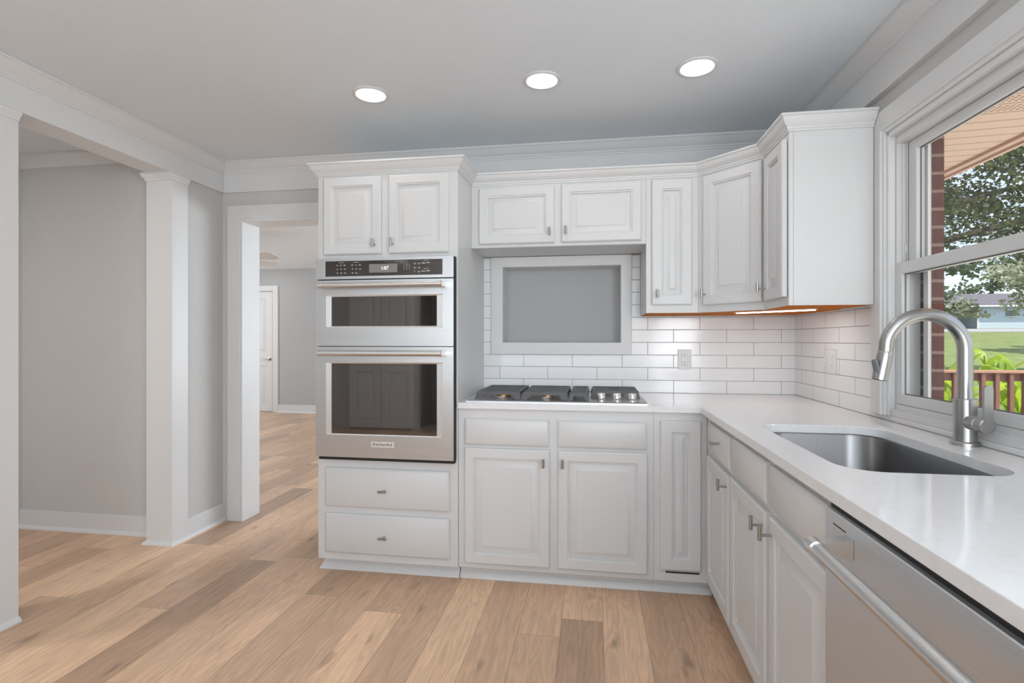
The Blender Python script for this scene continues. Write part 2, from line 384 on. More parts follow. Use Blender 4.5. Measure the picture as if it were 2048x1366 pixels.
def boxes_with_holes(u0, u1, v0, v1, holes):
    us = sorted({u0, u1, *[h[0] for h in holes], *[h[1] for h in holes]}); vs = sorted({v0, v1, *[h[2] for h in holes], *[h[3] for h in holes]})
    us = [u for u in us if u0 <= u <= u1]; vs = [v for v in vs if v0 <= v <= v1]; out = []
    for a, b in zip(us, us[1:]):
        for c, d in zip(vs, vs[1:]):
            if not any(h[0] <= a and b <= h[1] and h[2] <= c and d <= h[3] for h in holes): out.append((a, b, c, d))
    return out
def text(name, body, size, mat, parent, loc, rot=(PI/2, 0, 0), extrude=.0004, xs=1.0):
    cu = bpy.data.curves.new(name, 'FONT'); cu.body = body; cu.size = size; cu.align_x = 'CENTER'; cu.align_y = 'CENTER'; cu.extrude = extrude
    t = bpy.data.objects.new(name+'_tmp', cu); C.objects.link(t)
    bpy.context.view_layer.update()
    me = bpy.data.meshes.new_from_object(t.evaluated_get(bpy.context.evaluated_depsgraph_get()))
    bpy.data.objects.remove(t); bpy.data.curves.remove(cu)
    me.transform(Matrix.Translation(loc) @ Matrix.Rotation(rot[2], 4, 'Z') @ Matrix.Rotation(rot[0], 4, 'X') @ Matrix.Diagonal((xs, 1, 1, 1)))
    if parent is not None:
        root = parent
        while root.parent: root = root.parent
        me.transform(root.matrix_basis.inverted())
    me.materials.clear(); me.materials.append(M[mat]); me.name = name
    o = bpy.data.objects.new(name, me); C.objects.link(o); o.parent = parent
    return o

# ================================================================== THE ROOM
CEIL = 2.435; YW = 3.25; XW = 1.164; XL = -2.49
struct(B().box(-7.7, 1.255, -1.9, 8.4, -.12, 0).build('floor', 'oak'))
struct(B().box(-7.7, 1.34, -1.9, 8.4, CEIL, CEIL+.12).build('ceiling', 'ceil'))
# back wall of the kitchen with the doorway and the niche
b = B()
for a, c, d, e_ in boxes_with_holes(-2.65, XW, 0, CEIL, [(-2.369, -1.50, 0, 2.049), (-.56, .17, 1.212, 1.69)]): b.box(a, c, YW, 3.405, d, e_)
struct(b.build('wall_back', 'wall'))
# right wall with the window opening and an unseen one added for fill light
b = B()
for a, c, d, e_ in boxes_with_holes(-1.9, 8.4, 0, CEIL, [(1.19, 2.285, .914, 2.03), (-1.1, .4, .95, 2.18)]): b.box(XW, 1.254, a, c, d, e_)
struct(b.build('wall_right', 'wall'))
b = B()
for a, c, d, e_ in boxes_with_holes(-1.9, 8.4, -.8, 2.25, [(1.27, 2.2, .86, 2.015)]): b.box(1.2555, 1.308, a, c, d, e_)
struct(b.build('wall_exterior', 'brick'))
# wall stub beside the doorway, hall walls, rear walls, far room
struct(B().box(-2.65, -2.51, 2.914, YW, 0, 2.235).build('wall_left', 'wall'))
struct(B().box(-3.72, -2.65, 2.92, 3.06, 0, CEIL).build('wall_hall_back', 'wall'))
struct(B().box(-3.86, -3.72, -1.75, 3.06, 0, CEIL).build('wall_hall_left', 'wall'))
b = B()
for a, c, d, e_ in boxes_with_holes(-3.86, 1.255, 0, CEIL, [(-1.65, .85, .75, 2.25), (-2.37, -1.95, 0, 2.05)]): b.box(a, c, -1.89, -1.75, d, e_)  # wide unseen opening added to let the rear fill lamp through
struct(b.build('wall_rear', 'wall'))
struct(B().box(-2.45, -1.87, -2.6, -2.5, 0, 2.1).box(-2.45, -2.40, -2.5, -1.89, 0, 2.1).box(-1.92, -1.87, -2.5, -1.89, 0, 2.1).box(-2.45, -1.87, -2.5, -1.89, 2.1, 2.15).box(-2.45, -1.87, -2.6, -1.9, -.1, 0).build('wall_rear_passage', 'wall'))
struct(B().box(-7.6, XW, 8.2, 8.34, 0, CEIL).build('wall_far_room', 'wallgrey'))
struct(B().box(-7.6, -7.46, 3.06, 8.2, 0, CEIL).build('wall_far_room_left', 'wallgrey'))
struct(B().box(-7.46, -2.65, 3.20, 3.405, 0, CEIL).build('wall_far_room_front', 'wallgrey'))

# beam and the two square columns under it
struct(B().box(-2.65, XL, -1.75, 3.234, 2.235, CEIL-.002).build('trim_beam', 'trim'))
capprof = [(0, 2.190), (.006, 2.190), (.007, 2.197), (.010, 2.205), (.018, 2.214), (.021, 2.220), (.021, 2.226), (.026, 2.228), (.026, 2.2345), (0, 2.2345)]
shoe = [(0, .0), (.018, .0), (.0175, .006), (.013, .013), (.006, .019), (0, .022)]
def column(y0, y1, label):
    t = thing('column', label, 'column', (-2.577, (y0+y1)/2, 0), kind='structure')
    B().box(-2.665, XL, y0, y1, 0, 2.2345).build('column_shaft', 'trim', t, True)
    loop = [(-2.665, y1), (-2.665, y0), (XL, y0), (XL, y1)]
    # direction: west side up to the front, front, east side
    segs = path_segments(loop, side=1)
    for prof, nm in ((capprof, 'column_capital'), (shoe, 'shoe_molding')):
        bb = B()
        for seg, m0, m1 in path_segments(loop, side=-1 if False else 1): bb.sweep(seg, prof, m0, m1)
        bb.build(nm, 'trim', t, True)
    return t
column(2.79, 2.914, 'white square column at the end of the stub wall left of the doorway')
column(1.62, 1.941, 'white square column cut by the left edge of the photo')

# frieze boards and crown around the kitchen (left, back, right)
fr_path = [(XL, -1.75), (XL, 3.235), (1.14, 3.235), (1.14, -1.75)]
crown = [(0, 2.358), (.006, 2.358), (.006, 2.368), (.012, 2.372), (.012, 2.380), (.018, 2.384), (.030, 2.395), (.042, 2.412), (.050, 2.420), (.056, 2.422), (.056, 2.434), (0, 2.434)]
names = ['left', 'back', 'right']
for nm, (seg, m0, m1) in zip(names, path_segments(fr_path, 1)):
    struct(B().sweep(seg, crown, m0, m1).build('trim_crown_'+nm, 'trim', angle=25))
struct(B().box(-2.49, 1.14, 3.235, 3.2495, 2.235, 2.43).build('trim_frieze_back', 'trim'))
struct(B().box(1.14, XW, -1.75, 3.235, 2.222, 2.43).build('trim_frieze_right', 'trim'))
struct(B().sweep(*[((Vector((-3.72, 2.92)), Vector((-2.651, 2.92))))] , [(0, 2.355), (.01, 2.355), (.012, 2.372), (.04, 2.41), (.055, 2.42), (.055, 2.434), (0, 2.434)], Vector((0, -1)), Vector((0, -1))).build('trim_crown_hall', 'trim'))

# baseboards
def baseboard(name, x0, x1, y0, y1, face, h=.118):
    bb = B().box(x0, x1, y0, y1, 0, h, .002, 1)
    prof = shoe
    if face == '+x': bb.sweep((Vector((x1, y0)), Vector((x1, y1))), prof, Vector((1, 0)), Vector((1, 0)))
    if face == '-y': bb.sweep((Vector((x0, y0)), Vector((x1, y0))), prof, Vector((0, -1)), Vector((0, -1)))
    return struct(bb.build(name, 'trim'))
baseboard('baseboard_left', -2.51, -2.492, 2.9145, 3.2495, '+x')
baseboard('baseboard_hall', -3.72, -2.667, 2.904, 2.92, '-y')
baseboard('baseboard_far', -5.285, 1.1, 8.184, 8.2, '-y', .13)

# doorway casing and jambs
t = thing('door_1', 'white cased doorway opening left of the wall oven cabinet', 'doorway', (-1.93, YW, 0), kind='structure')
bb = B().box(-2.461, -2.369, 3.229, 3.2499, 0, 2.144, .002, 1).box(-1.50, -1.447, 3.229, 3.2499, 0, 2.144).box(-2.369, -1.50, 3.229, 3.2499, 2.049, 2.144, .002, 1)
bb.build('door_casing', 'trim', t, True)
B().box(-2.369, -2.350, 3.231, 3.418, 0, 2.049).box(-1.519, -1.50, 3.231, 3.418, 0, 2.049).box(-2.350, -1.519, 3.231, 3.418, 2.032, 2.049).build('door_jamb', 'trim', t, True)

# raised-panel door as nested rings (local: x width, z height, front towards -y)
def ring(x0, x1, z0, z1, i, y): return [(x0+i, y, z0+i), (x1-i, y, z0+i), (x1-i, y, z1-i), (x0+i, y, z1-i)]
def panel_door(b, x0, x1, z0, z1, yb, t=.02, g=.046, bev=.030):
    half = min(x1-x0, z1-z0)/2-g
    bev = min(bev, half-.018)
    R = [(0, yb), (0, yb-t+.005), (.006, yb-t), (g-.002, yb-t), (g, yb-t+.0045), (g+.006, yb-t+.006), (g+.008, yb-t+.0150), (g+.011, yb-t+.0150), (g+.011+bev, yb-t+.0035), (g+.0115+bev, yb-t+.001)]
    return b.loops([ring(x0, x1, z0, z1, i, y) for i, y in R])
def slab(b, x0, x1, z0, z1, yb, t=.02, c=.012):
    return b.loops([ring(x0, x1, z0, z1, i, y) for i, y in ((0, yb), (0, yb-t+.008), (.003, yb-t+.0055), (c, yb-t))])
def handle(parent, x, z, yf, vertical=True, L=.044):
    """T-bar pull: post and short bar, front of the door at yf"""
    b = B().tube([(x, yf, z-(.006 if vertical else 0)), (x, yf-.03, z-(.006 if vertical else 0))], .0042, 12)
    d = (0, 0, L/2) if vertical else (L/2, 0, 0)
    P = Vector((x, yf-.034, z)); D = Vector(d)
    b.tube([P-D, P-D*.96, P+D*.96, P+D], .0062, 16, rads=[.0054, .0062, .0062, .0054])
    o = b.build('handle', 'nickel', parent); o['label'] = 'brushed nickel T-bar pull'; return o

# far room door, ceiling fan and light
t = thing('door_2', 'white two-panel door on the far wall seen through the doorway', 'door', (-5.75, 8.2, 0), kind='structure')
B().box(-5.38, -5.285, 8.178, 8.1999, 0, 2.155, .003, 1).box(-6.26, -6.165, 8.178, 8.1999, 0, 2.155).box(-6.165, -5.38, 8.178, 8.1999, 2.06, 2.155, .003, 1).build('door_casing', 'trim', t, True)
bb = B()
panel_door(bb, -6.16, -5.385, .012, .90, 8.199, .014, .115, .04)
panel_door(bb, -6.16, -5.385, .90, 2.05, 8.199, .014, .115, .04)
lf = bb.build('door_leaf', 'trim', t, True)
B().lathe([(.03, 8.185), (.03, 8.176), (.012, 8.172), (.012, 8.14), (.0, 8.14)], (-5.44, 0, .905), 'y', 20).tube([(-5.44, 8.145, .905), (-5.47, 8.143, .907), (-5.56, 8.148, .902)], .009, 10).build('door_lever', 'nickel', lf, True)
fan = thing('ceiling_fan', 'white ceiling fan in the far room beyond the doorway', 'fan', (-4.25, 5.6, 2.2))
B().lathe([(.0, 2.434), (.07, 2.434), (.07, 2.40), (.03, 2.38), (.015, 2.375), (.015, 2.29), (.04, 2.285), (.10, 2.27), (.11, 2.22), (.09, 2.18), (.03, 2.17), (0, 2.17)], (-4.25, 5.6, 0), 'z', 28).build('motor_housing', 'trim', fan, True)
for k in range(5):
    a = 2*PI*k/5+math.radians(-3)
    pts = [(.12, -.03), (.2, -.06), (.55, -.085), (.62, -.07), (.655, 0), (.62, .07), (.55, .085), (.2, .06), (.12, .03)]
    rot = Matrix.Translation((-4.25, 5.6, 2.2)) @ Matrix.Rotation(a, 4, 'Z') @ Matrix.Rotation(math.radians(-16), 4, 'X')
    bb = B().prism(pts, 'z', -.004, .004); bb.bm.transform(rot); bb.build('fan_blade', 'trim', fan, True)
t = thing('recessed_light', 'small round recessed light in the far room ceiling', 'ceiling light', (-5.30, 7.63, CEIL))
B().lathe([(.05, CEIL-.001), (.085, CEIL-.001), (.085, CEIL-.006), (.06, CEIL-.008), (.05, CEIL-.004)], (-5.30, 7.63, 0), 'z', 28, ring=True).build('trim_ring', 'trim', t, True)
B().lathe([(0, CEIL-.002), (.055, CEIL-.002), (.055, CEIL-.004), (0, CEIL-.004)], (-5.30, 7.63, 0), 'z', 24).build('light_lens', 'lens', t, True)

# the three recessed ceiling lights
CANW = .9
def can(x, y, label, first=None):
    t = thing('recessed_light', label, 'ceiling light', (x, y, CEIL), group='recessed lights over the cooktop run')
    B().lathe([(.070, -.0005), (.088, -.0005), (.088, -.004), (.084, -.007), (.074, -.008), (.070, -.005)], (0, 0, 0), 'z', 48, ring=True).build('trim_ring', 'trim', t)
    B().lathe([(0, -.003), (.0695, -.003), (.0695, -.0065), (0, -.0085)], (0, 0, 0), 'z', 40).build('light_lens', 'lens', t)
    lamp('can_or_fill_lamp', 'AREA', (x, y, CEIL-.014), CANW, (1, .98, .95), .139, shape='DISK', target=(x, y, 0))
    return t
can(-1.075, 2.43, 'leftmost of the three round recessed ceiling lights')
can(-.233, 2.418, 'middle one of the three round recessed ceiling lights')
can(.454, 2.405, 'round recessed ceiling light nearest the window')
for x, y in ((-1.6, .4), (-.35, .2), (.5, .2), (-.8, -1.0)):  # unseen ceiling lamps without fixtures, added to brighten the room
    lamp('can_or_fill_lamp', 'AREA', (x, y, CEIL-.014), CANW, (1, .98, .95), .139, shape='DISK', target=(x, y, 0))
lamp('fill_hall', 'AREA', (-3.2, 1.2, CEIL-.014), 14, (1, .965, .94), .13, shape='DISK', target=(-3.2, 1.2, 0))  # added lamp with no fixture, brightens the hall wall
lamp('downlight_far_room', 'AREA', (-5.3, 7.6, CEIL-.014), 2, (1, .97, .94), .13, shape='DISK', target=(-5.3, 7.6, 0))

# rear paneled doors (seen mirrored in the oven glass)
t = thing('door_3', 'white panelled double door behind the viewer', 'door', (-2.6, -1.75, 0), kind='structure')
for x0, x1 in ((-3.34, -2.885), (-2.88, -2.42)):
    bb = B()
    # built facing the kitchen (+y)
    panel_door(bb, x0, x1, .02, .88, 0, .035, .09, .035); panel_door(bb, x0, x1, .88, 2.03, 0, .035, .09, .035)
    bb.bm.transform(Matrix.Translation((0, -1.748, 0)) @ Matrix.Scale(-1, 4, (0, 1, 0)))
    bb.build('door_leaf', 'trim', t, True)

# ================================================================== WALL NICHE AND TILES
t = thing('wall_niche', 'white framed grey recess in the tiled wall above the cooktop', 'niche', (-.2, YW, 1.45), kind='structure')
fx0, fx1, fz0, fz1 = -.633, .231, 1.141, 1.748
ix0, ix1, iz0, iz1 = -.556, .166, 1.216, 1.684
bb = B()
prof = [(0, 3.2435), (0, 3.228), (.003, 3.2245), (.074, 3.2245), (.077, 3.228), (.077, 3.2435)]
rings = []
def rr(i, y):
    k = i/.077
    return [(fx0+(ix0-fx0)*k, y, fz0+(iz0-fz0)*k), (fx1+(ix1-fx1)*k, y, fz0+(iz0-fz0)*k), (fx1+(ix1-fx1)*k, y, fz1+(iz1-fz1)*k), (fx0+(ix0-fx0)*k, y, fz1+(iz1-fz1)*k)]
bb.loops([rr(i, y) for i, y in prof], closed=True); bb.build('niche_casing', 'trim', t, True)
B().box(-.56, -.556, 3.2435, 3.40, 1.212, 1.69).box(.166, .17, 3.2435, 3.40, 1.212, 1.69).box(-.556, .166, 3.2435, 3.40, 1.212, 1.216).box(-.556, .166, 3.2435, 3.40, 1.684, 1.69).build('niche_lining', 'trim', t, True)
B().box(-.56, .17, 3.385, 3.404, 1.212, 1.69).build('niche_back', 'wallgrey', t, True)

bb = B()
for a, c, d, e_ in boxes_with_holes(-.6805, 1.154, .914, 1.7485, [(.282, 1.154, 1.385, 1.7485), (fx0+.004, fx1-.004, fz0+.004, 1.7485)]): bb.box(a, c, 3.242, 3.2499, d, e_)
struct(bb.build('wall_backsplash_back', 'tileX'))
struct(B().box(1.154, 1.1638, 2.3595, 3.2419, .914, 1.385).build('wall_backsplash_right', 'tileY'))

# ================================================================== CABINETS
def carcass(t, w, d, z0, z1, toe=None, top=True, th=.018, mat='cab', y0=.0, back=True, bottom_z=None, name='carcass'):
    """open box with a face board; local coords, front at y=0"""
    b = B().box(0, th, y0+.0185, d, z0, z1).box(w-th, w, y0+.0185, d, z0, z1)
    bz = z0 if bottom_z is None else bottom_z
    b.box(th, w-th, y0+.0185, d, bz, bz+th)
    if back: b.box(th, w-th, d-.006, d, z0, z1)
    if top: b.box(th, w-th, y0+.0185, d-.006, z1-th, z1)
    b.build(name, mat, t)
    B().box(0, w, y0, y0+.018, z0, z1, .0015, 1).build('face_frame', mat, t)

# --- tall oven cabinet
OX0, OX1, OY, OZB, OZT = -1.444, -.681, 2.60, .072, 2.11
oc = thing('oven_cabinet', 'tall white cabinet housing the stainless wall oven, two small doors above and two drawers below', 'cabinet', (OX0, OY, 0))
w = OX1-OX0
B().box(0, .018, .0185, .648, OZB, OZT).box(w-.018, w, .0185, .648, OZB, OZT).box(.018, w-.018, .0185, .63, OZB, OZB+.018).box(.018, w-.018, .0185, .63, OZT-.018, OZT).box(.018, w-.018, .63, .648, OZB, OZT).box(.018, w-.018, .0185, .63, .600, .615).box(.018, w-.018, .0185, .63, 1.66, 1.675).build('carcass', 'cab', oc)
bb = B()
for a, c, d, e_ in boxes_with_holes(0, w, OZB, OZT, [(.03, w-.03, .632, 1.645)]): bb.box(a, c, 0, .018, d, e_)
bb.build('face_frame', 'cab', oc)
B().box(.004, w-.003, .055, .07, 0, OZB+.002).box(.004, .02, .07, .64, 0, OZB).build('toe_kick', 'cab', oc)
bb = B()
for seg, m0, m1 in path_segments([(.004, .64), (.004, .055), (w-.003, .055)], 1): bb.sweep(seg, [(0, 0), (.018, 0), (.017, .004), (.010, .016), (.004, .028), (0, .034)], m0, m1)
bb.build('shoe_molding', 'cab', oc)
for (x0, x1, z0, z1, kx, kz) in ((-1.407, -1.088, 1.680, 2.084, -1.119, 1.732), (-1.046, -.727, 1.680, 2.084, -1.019, 1.733)):
    d = panel_door(B(), x0-OX0, x1-OX0, z0, z1, -.0005, .02, .045, .030).build('door', 'cab', oc); handle(d, kx-OX0, kz, -.0205)
for (z0, z1, kz) in ((.355, .560, .453), (.112, .319, .213)):
    d = slab(B(), -1.399-OX0, -.722-OX0, z0, z1, -.0005, .02).build('drawer_front', 'cab', oc); handle(d, -1.067-OX0, kz, -.0205, False)

# --- crown moulding on the wall cabinets
cp = [(0, 2.098), (.005, 2.098), (.006, 2.106), (.010, 2.108), (.011, 2.114), (.014, 2.118), (.022, 2.124), (.031, 2.138), (.036, 2.150), (.042, 2.153), (.042, 2.162), (0, 2.162)]
cpath = [(-1.444, 3.234), (-1.444, 2.60), (-.681, 2.60), (-.681, 2.90), (.283, 2.90), (.552, 2.90), (.806, 2.646), (.806, 2.33), (1.128, 2.33)]
CS = path_segments(cpath, 1)
def crown_part(parent, idx):
    bb = B()
    for i in idx: bb.sweep(CS[i][0], cp, CS[i][1], CS[i][2])
    return bb.build('crown_molding', 'cab', parent, True, angle=25)
crown_part(oc, (0, 1, 2))

# --- wall cabinets
UZ0, UZ1, UY = 1.376, 2.11, 2.90
bc = thing('wall_cabinet', 'wide short white wall cabinet with two doors over the cooktop recess', 'cabinet', (-.6805, UY, 0))
carcass(bc, .963, .334, 1.750, UZ1)
for (x0, x1, z0, z1, kx, kz) in ((-.634, -.209, 1.768, 2.083, -.235, 1.824), (-.171, .257, 1.768, 2.087, -.146, 1.828)):
    d = panel_door(B(), x0+.6805, x1+.6805, z0, z1, -.0005, .02, .048, .026).build('door', 'cab', bc); handle(d, kx+.6805, kz, -.0205)
crown_part(bc, (3,))
nc = thing('wall_cabinet', 'narrow white wall cabinet with one slim door right of the grey niche', 'cabinet', (.283, UY, 0))
carcass(nc, .2685, .334, UZ0, UZ1, bottom_z=UZ0+.022)
d = panel_door(B(), .028, .236, 1.418, 2.089, -.0005, .02, .053, .026).build('door', 'cab', nc); handle(d, .055, 1.477, -.0205)
crown_part(nc, (4,))
B().box(.004, .2645, .004, .330, UZ0-.0015, UZ0-.0002).build('pine_underside', 'pine', nc)
dc = thing('corner_wall_cabinet', 'white corner wall cabinet with a diagonal raised-panel door', 'cabinet', (.552, UY, 0), -PI/4)
L = .3592; s2 = 2**.5
def dl(x, y):  # world plan to local of the corner cabinet
    q = Matrix.Rotation(PI/4, 2) @ Vector((x-.552, y-UY)); return q.x, q.y
foot = [dl(.552, 2.9005), dl(.8055, 2.647), dl(1.150, 2.647), dl(1.150, 3.238), dl(.552, 3.238)]
fin = [dl(.570, 2.925), dl(.828, 2.667), dl(1.132, 2.667), dl(1.132, 3.22), dl(.570, 3.22)]
b = B().loops([[(x, y, UZ0) for x, y in foot], [(x, y, UZ1) for x, y in foot], [(x, y, UZ1) for x, y in fin], [(x, y, UZ0) for x, y in fin]], closed=True)
b.prism(fin, 'z', UZ1-.02, UZ1).build('carcass', 'cab', dc)
B().prism([dl(.553, 2.906), dl(.811, 2.648), dl(1.148, 2.648), dl(1.148, 3.234), dl(.553, 3.234)], 'z', UZ0-.0015, UZ0-.0002).build('pine_underside', 'pine', dc)
d = panel_door(B(), .039, .371-.018, 1.414, 2.088, -.0015, .02, .05, .034).build('door', 'cab', dc); handle(d, .057, 1.474, -.0215)
crown_part(dc, (5,))
sd = thing('side_wall_cabinet', 'white wall cabinet on the window wall, its blank side facing the room', 'cabinet', (.806, 2.6455, 0), -PI/2)
# local x runs toward the viewer, local y runs to the right wall
carcass(sd, .3145, .322, UZ0, UZ1, bottom_z=UZ0+.022)
d = panel_door(B(), .060, .300, 1.414, 2.074, -.003, .02, .05, .03).build('door', 'cab', sd); handle(d, .085, 1.474, -.0235)
B().box(.0005, .311, .004, .318, UZ0-.0015, UZ0-.0002).build('pine_underside', 'pine', sd)
crown_part(sd, (6, 7))
# light bar under the corner cabinet
t = thing('light_bar', 'slim lit light bar under the corner wall cabinet', 'light', (.876, 2.735, 1.376), -PI/4)
B().box(-.2, .2, -.018, .018, -.0035, -.0016).build('light_housing', 'plastic', t)
B().box(-.19, .19, -.015, .015, -.0085, -.0035, .002, 1).build('light_lens', 'lens2', t)
lb = lamp('under_cabinet_light', 'AREA', (.876, 2.735, 1.366), 0.7, (1, .96, .92), .38, size_y=.03); lb.rotation_euler = (0, 0, -PI/4)

# --- base cabinets, cooktop run
BY, BZ0, BZ1 = 2.61, .07, .8835
c1 = thing('base_cabinet', 'white base cabinet with two panel doors and two blank drawer fronts under the cooktop', 'cabinet', (-.680, BY, 0))
carcass(c1, .97, .63, BZ0, BZ1, top=False)
for (x0, x1) in ((-.644, -.217), (-.173, .257)):
    slab(B(), x0+.68, x1+.68, .701, .833, -.0005).build('drawer_front', 'cab', c1)
for (x0, x1, kx) in ((-.645, -.212, -.241), (-.171, .260, -.147)):
    d = panel_door(B(), x0+.68, x1+.68, .100, .684, -.0005, .02, .049, .032).build('door', 'cab', c1); handle(d, kx+.68, .626, -.0205)
B().box(0, .97, .05, .065, 0, BZ0+.001).build('toe_kick', 'cab', c1)
B().sweep((Vector((0, .05)), Vector((.97, .05))), [(0, 0), (.018, 0), (.016, .008), (.006, .03), (0, .034)], Vector((0, -1)), Vector((0, -1))).build('shoe_molding', 'cab', c1)
c2 = thing('pull_out_cabinet', 'narrow white base cabinet with one tall slim panel in the corner', 'cabinet', (.2905, BY, 0))
carcass(c2, .249, .63, BZ0, BZ1, top=False)
panel_door(B(), .030, .218, .130, .844, -.0005, .02, .054, .026).build('door', 'cab', c2)
B().box(.055, .212, -.004, .001, .112, .118).build('door_gap', 'dark', c2)
B().box(0, .28, .05, .065, 0, BZ0+.001).build('toe_kick', 'cab', c2)
B().sweep((Vector((0, .05)), Vector((.275, .05))), [(0, 0), (.018, 0), (.016, .008), (.006, .03), (0, .034)], Vector((0, -1)), Vector((0, -1))).build('shoe_molding', 'cab', c2)

# --- base cabinets, sink run (facing the room, -x)
FX = .54
def run_cab(name, label, y_hi, y_lo):
    t = thing(name, label, 'cabinet', (FX, y_hi, 0), -PI/2); carcass(t, y_hi-y_lo, .60, BZ0, BZ1, top=False)
    B().box(0, y_hi-y_lo, .05, .065, 0, BZ0+.001).build('toe_kick', 'cab', t)
    return t
a = run_cab('base_cabinet', 'white base cabinet with one drawer and one door in the corner of the sink run', 2.6095, 2.132); o = 2.6095
d = slab(B(), o-2.525, o-2.145, .722, .853, -.0005).build('drawer_front', 'cab', a); handle(d, o-2.290, .800, -.0205, False)
d = panel_door(B(), o-2.543, o-2.150, .122, .699, -.0005, .02, .05, .032).build('door', 'cab', a); handle(d, o-2.165, .661, -.0205)
a = run_cab('sink_cabinet', 'white base cabinet with two doors and two blank drawer fronts under the sink', 2.1315, 1.249); o = 2.1315
for (y1, y0) in ((2.104, 1.712), (1.672, 1.262)): slab(B(), o-y1, o-y0, .728, .857, -.0005).build('drawer_front', 'cab', a)
for (y1, y0, ky) in ((2.120, 1.706, 1.728), (1.668, 1.258, 1.640)):
    d = panel_door(B(), o-y1, o-y0, .122, .704, -.0005, .02, .05, .034).build('door', 'cab', a); handle(d, o-ky, .662, -.0205)

# ================================================================== COUNTERTOP AND SINK
def rrect(x0, x1, y0, y1, r, n=10):
    pts = []
    for cx_, cy_, a0 in ((x1-r, y1-r, 0), (x0+r, y1-r, 90), (x0+r, y0+r, 180), (x1-r, y0+r, 270)):
        for k in range(n+1):
            a = math.radians(a0+90*k/n); pts.append((cx_+r*math.cos(a), cy_+r*math.sin(a)))
    return pts
SX0, SX1, SY0, SY1, SR = .612, 1.015, 1.385, 2.105, .095
ZT, ZB = .914, .884
def counter():
    bm = bmesh.new()
    outer = [(-.6805, 3.2415), (-.6805, 2.585), (.505, 2.585), (.505, -.6), (1.1535, -.6), (1.1535, 3.2415)]
    hole = rrect(SX0, SX1, SY0, SY1, SR)
    def loop(pts, z):
        vs = [bm.verts.new((x, y, z)) for x, y in pts]; es = [bm.edges.new((vs[i], vs[(i+1) % len(vs)])) for i in range(len(vs))]; return vs, es
    ov, oe = loop(outer, ZT); hv, he = loop(hole, ZT)
    res = bmesh.ops.triangle_fill(bm, edges=oe+he, use_beauty=True)
    faces = [g for g in res['geom'] if isinstance(g, bmesh.types.BMFace)]
    ext = bmesh.ops.extrude_face_region(bm, geom=faces)
    vs = [g for g in ext['geom'] if isinstance(g, bmesh.types.BMVert)]
    for v in vs: v.co.z = ZB
    return bm
b = B(); b.bm.free(); b.bm = counter()
tag(b.build('countertop', 'quartz', smooth=False), 'L-shaped white quartz countertop along both cabinet runs', 'countertop')
bv = bpy.data.objects['countertop'].modifiers.new('edge', 'BEVEL'); bv.width = .002; bv.segments = 2; bv.limit_method = 'ANGLE'
sk = thing('sink', 'stainless undermount sink basin set in the white countertop', 'sink', ((SX0+SX1)/2, (SY0+SY1)/2, ZB))
b = B(); e_ = .010
def sl(off, z, r): return [(x, y, z) for x, y in rrect(SX0-off, SX1+off, SY0-off, SY1+off, r)]
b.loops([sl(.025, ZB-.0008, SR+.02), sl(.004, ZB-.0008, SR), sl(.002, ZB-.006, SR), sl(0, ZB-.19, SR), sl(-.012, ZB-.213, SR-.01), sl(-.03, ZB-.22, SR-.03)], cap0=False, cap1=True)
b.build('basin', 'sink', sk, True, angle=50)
B().lathe([(.0, .6655), (.045, .6655), (.045, .6675), (.036, .668), (.03, .6665), (0, .6665)], ((SX0+SX1)/2+.08, (SY0+SY1)/2, 0), 'z', 28).build('drain', 'chrome', sk, True)

# faucet
fa = thing('faucet', 'brushed nickel pull-down faucet with a high arc spout behind the sink', 'faucet', (1.113, 1.777, ZT))
def at(x, y, z): return (x, y, z)
b = B().lathe([(.0, 0), (.0365, 0), (.0365, .010), (.034, .013), (.029, .0135), (.029, .139), (.0275, .141), (0, .141)], (0, 0, 0), 'z', 40)
b.build('faucet_body', 'nickel', fa)
pts = [(0, 0, .140), (0, 0, .20), (0, 0, .286)] + [(-.11+.11*math.cos(PI*k/24), 0, .286+.11*math.sin(PI*k/24)) for k in range(1, 23)]
pts += [(-.2195, 0, .286-.01)]
b = B().tube(pts, .0198, 24); b.build('spout', 'nickel', fa)
b = B().tube([(-.2192, 0, .283), (-.2198, 0, .279), (-.2215, 0, .27), (-.226, 0, .245), (-.236, 0, .195), (-.2363, 0, .193)], .02, 24, rads=[.0195, .0212, .0212, .0216, .0216, .018])
b.build('spray_head', 'nickel', fa)
b = B().box(-.011, .011, -.0265, -.018, -.028, .028, .005, 3); b.bm.transform(Matrix.Translation((-.2285, 0, .234)) @ Matrix.Rotation(math.radians(-11), 4, 'Y') @ Matrix.Rotation(math.radians(-70), 4, 'Z'))
b.build('spray_button', 'gasket', fa)
hl = B().lathe([(.0, -.02), (.0215, -.025), (.0215, -.062), (.0205, -.0625), (.0205, -.064), (.0215, -.0645), (.0215, -.093), (.019, -.095), (0, -.0955)], (0, 0, .072), 'y', 32)
hl = hl.build('handle_hub', 'nickel', fa)
b = B(); prof = rrect(-.0115, .0115, 0, .118, .0105, 6)
b.loops([[(x, -.088, .070+z) for x, z in prof], [(x, -.0975, .070+z) for x, z in prof]]); b.build('lever', 'nickel', fa)

# ================================================================== WINDOW
wt = thing('window_1', 'white double-hung window over the sink', 'window', (1.2, 1.74, .93), kind='structure')
b = B()
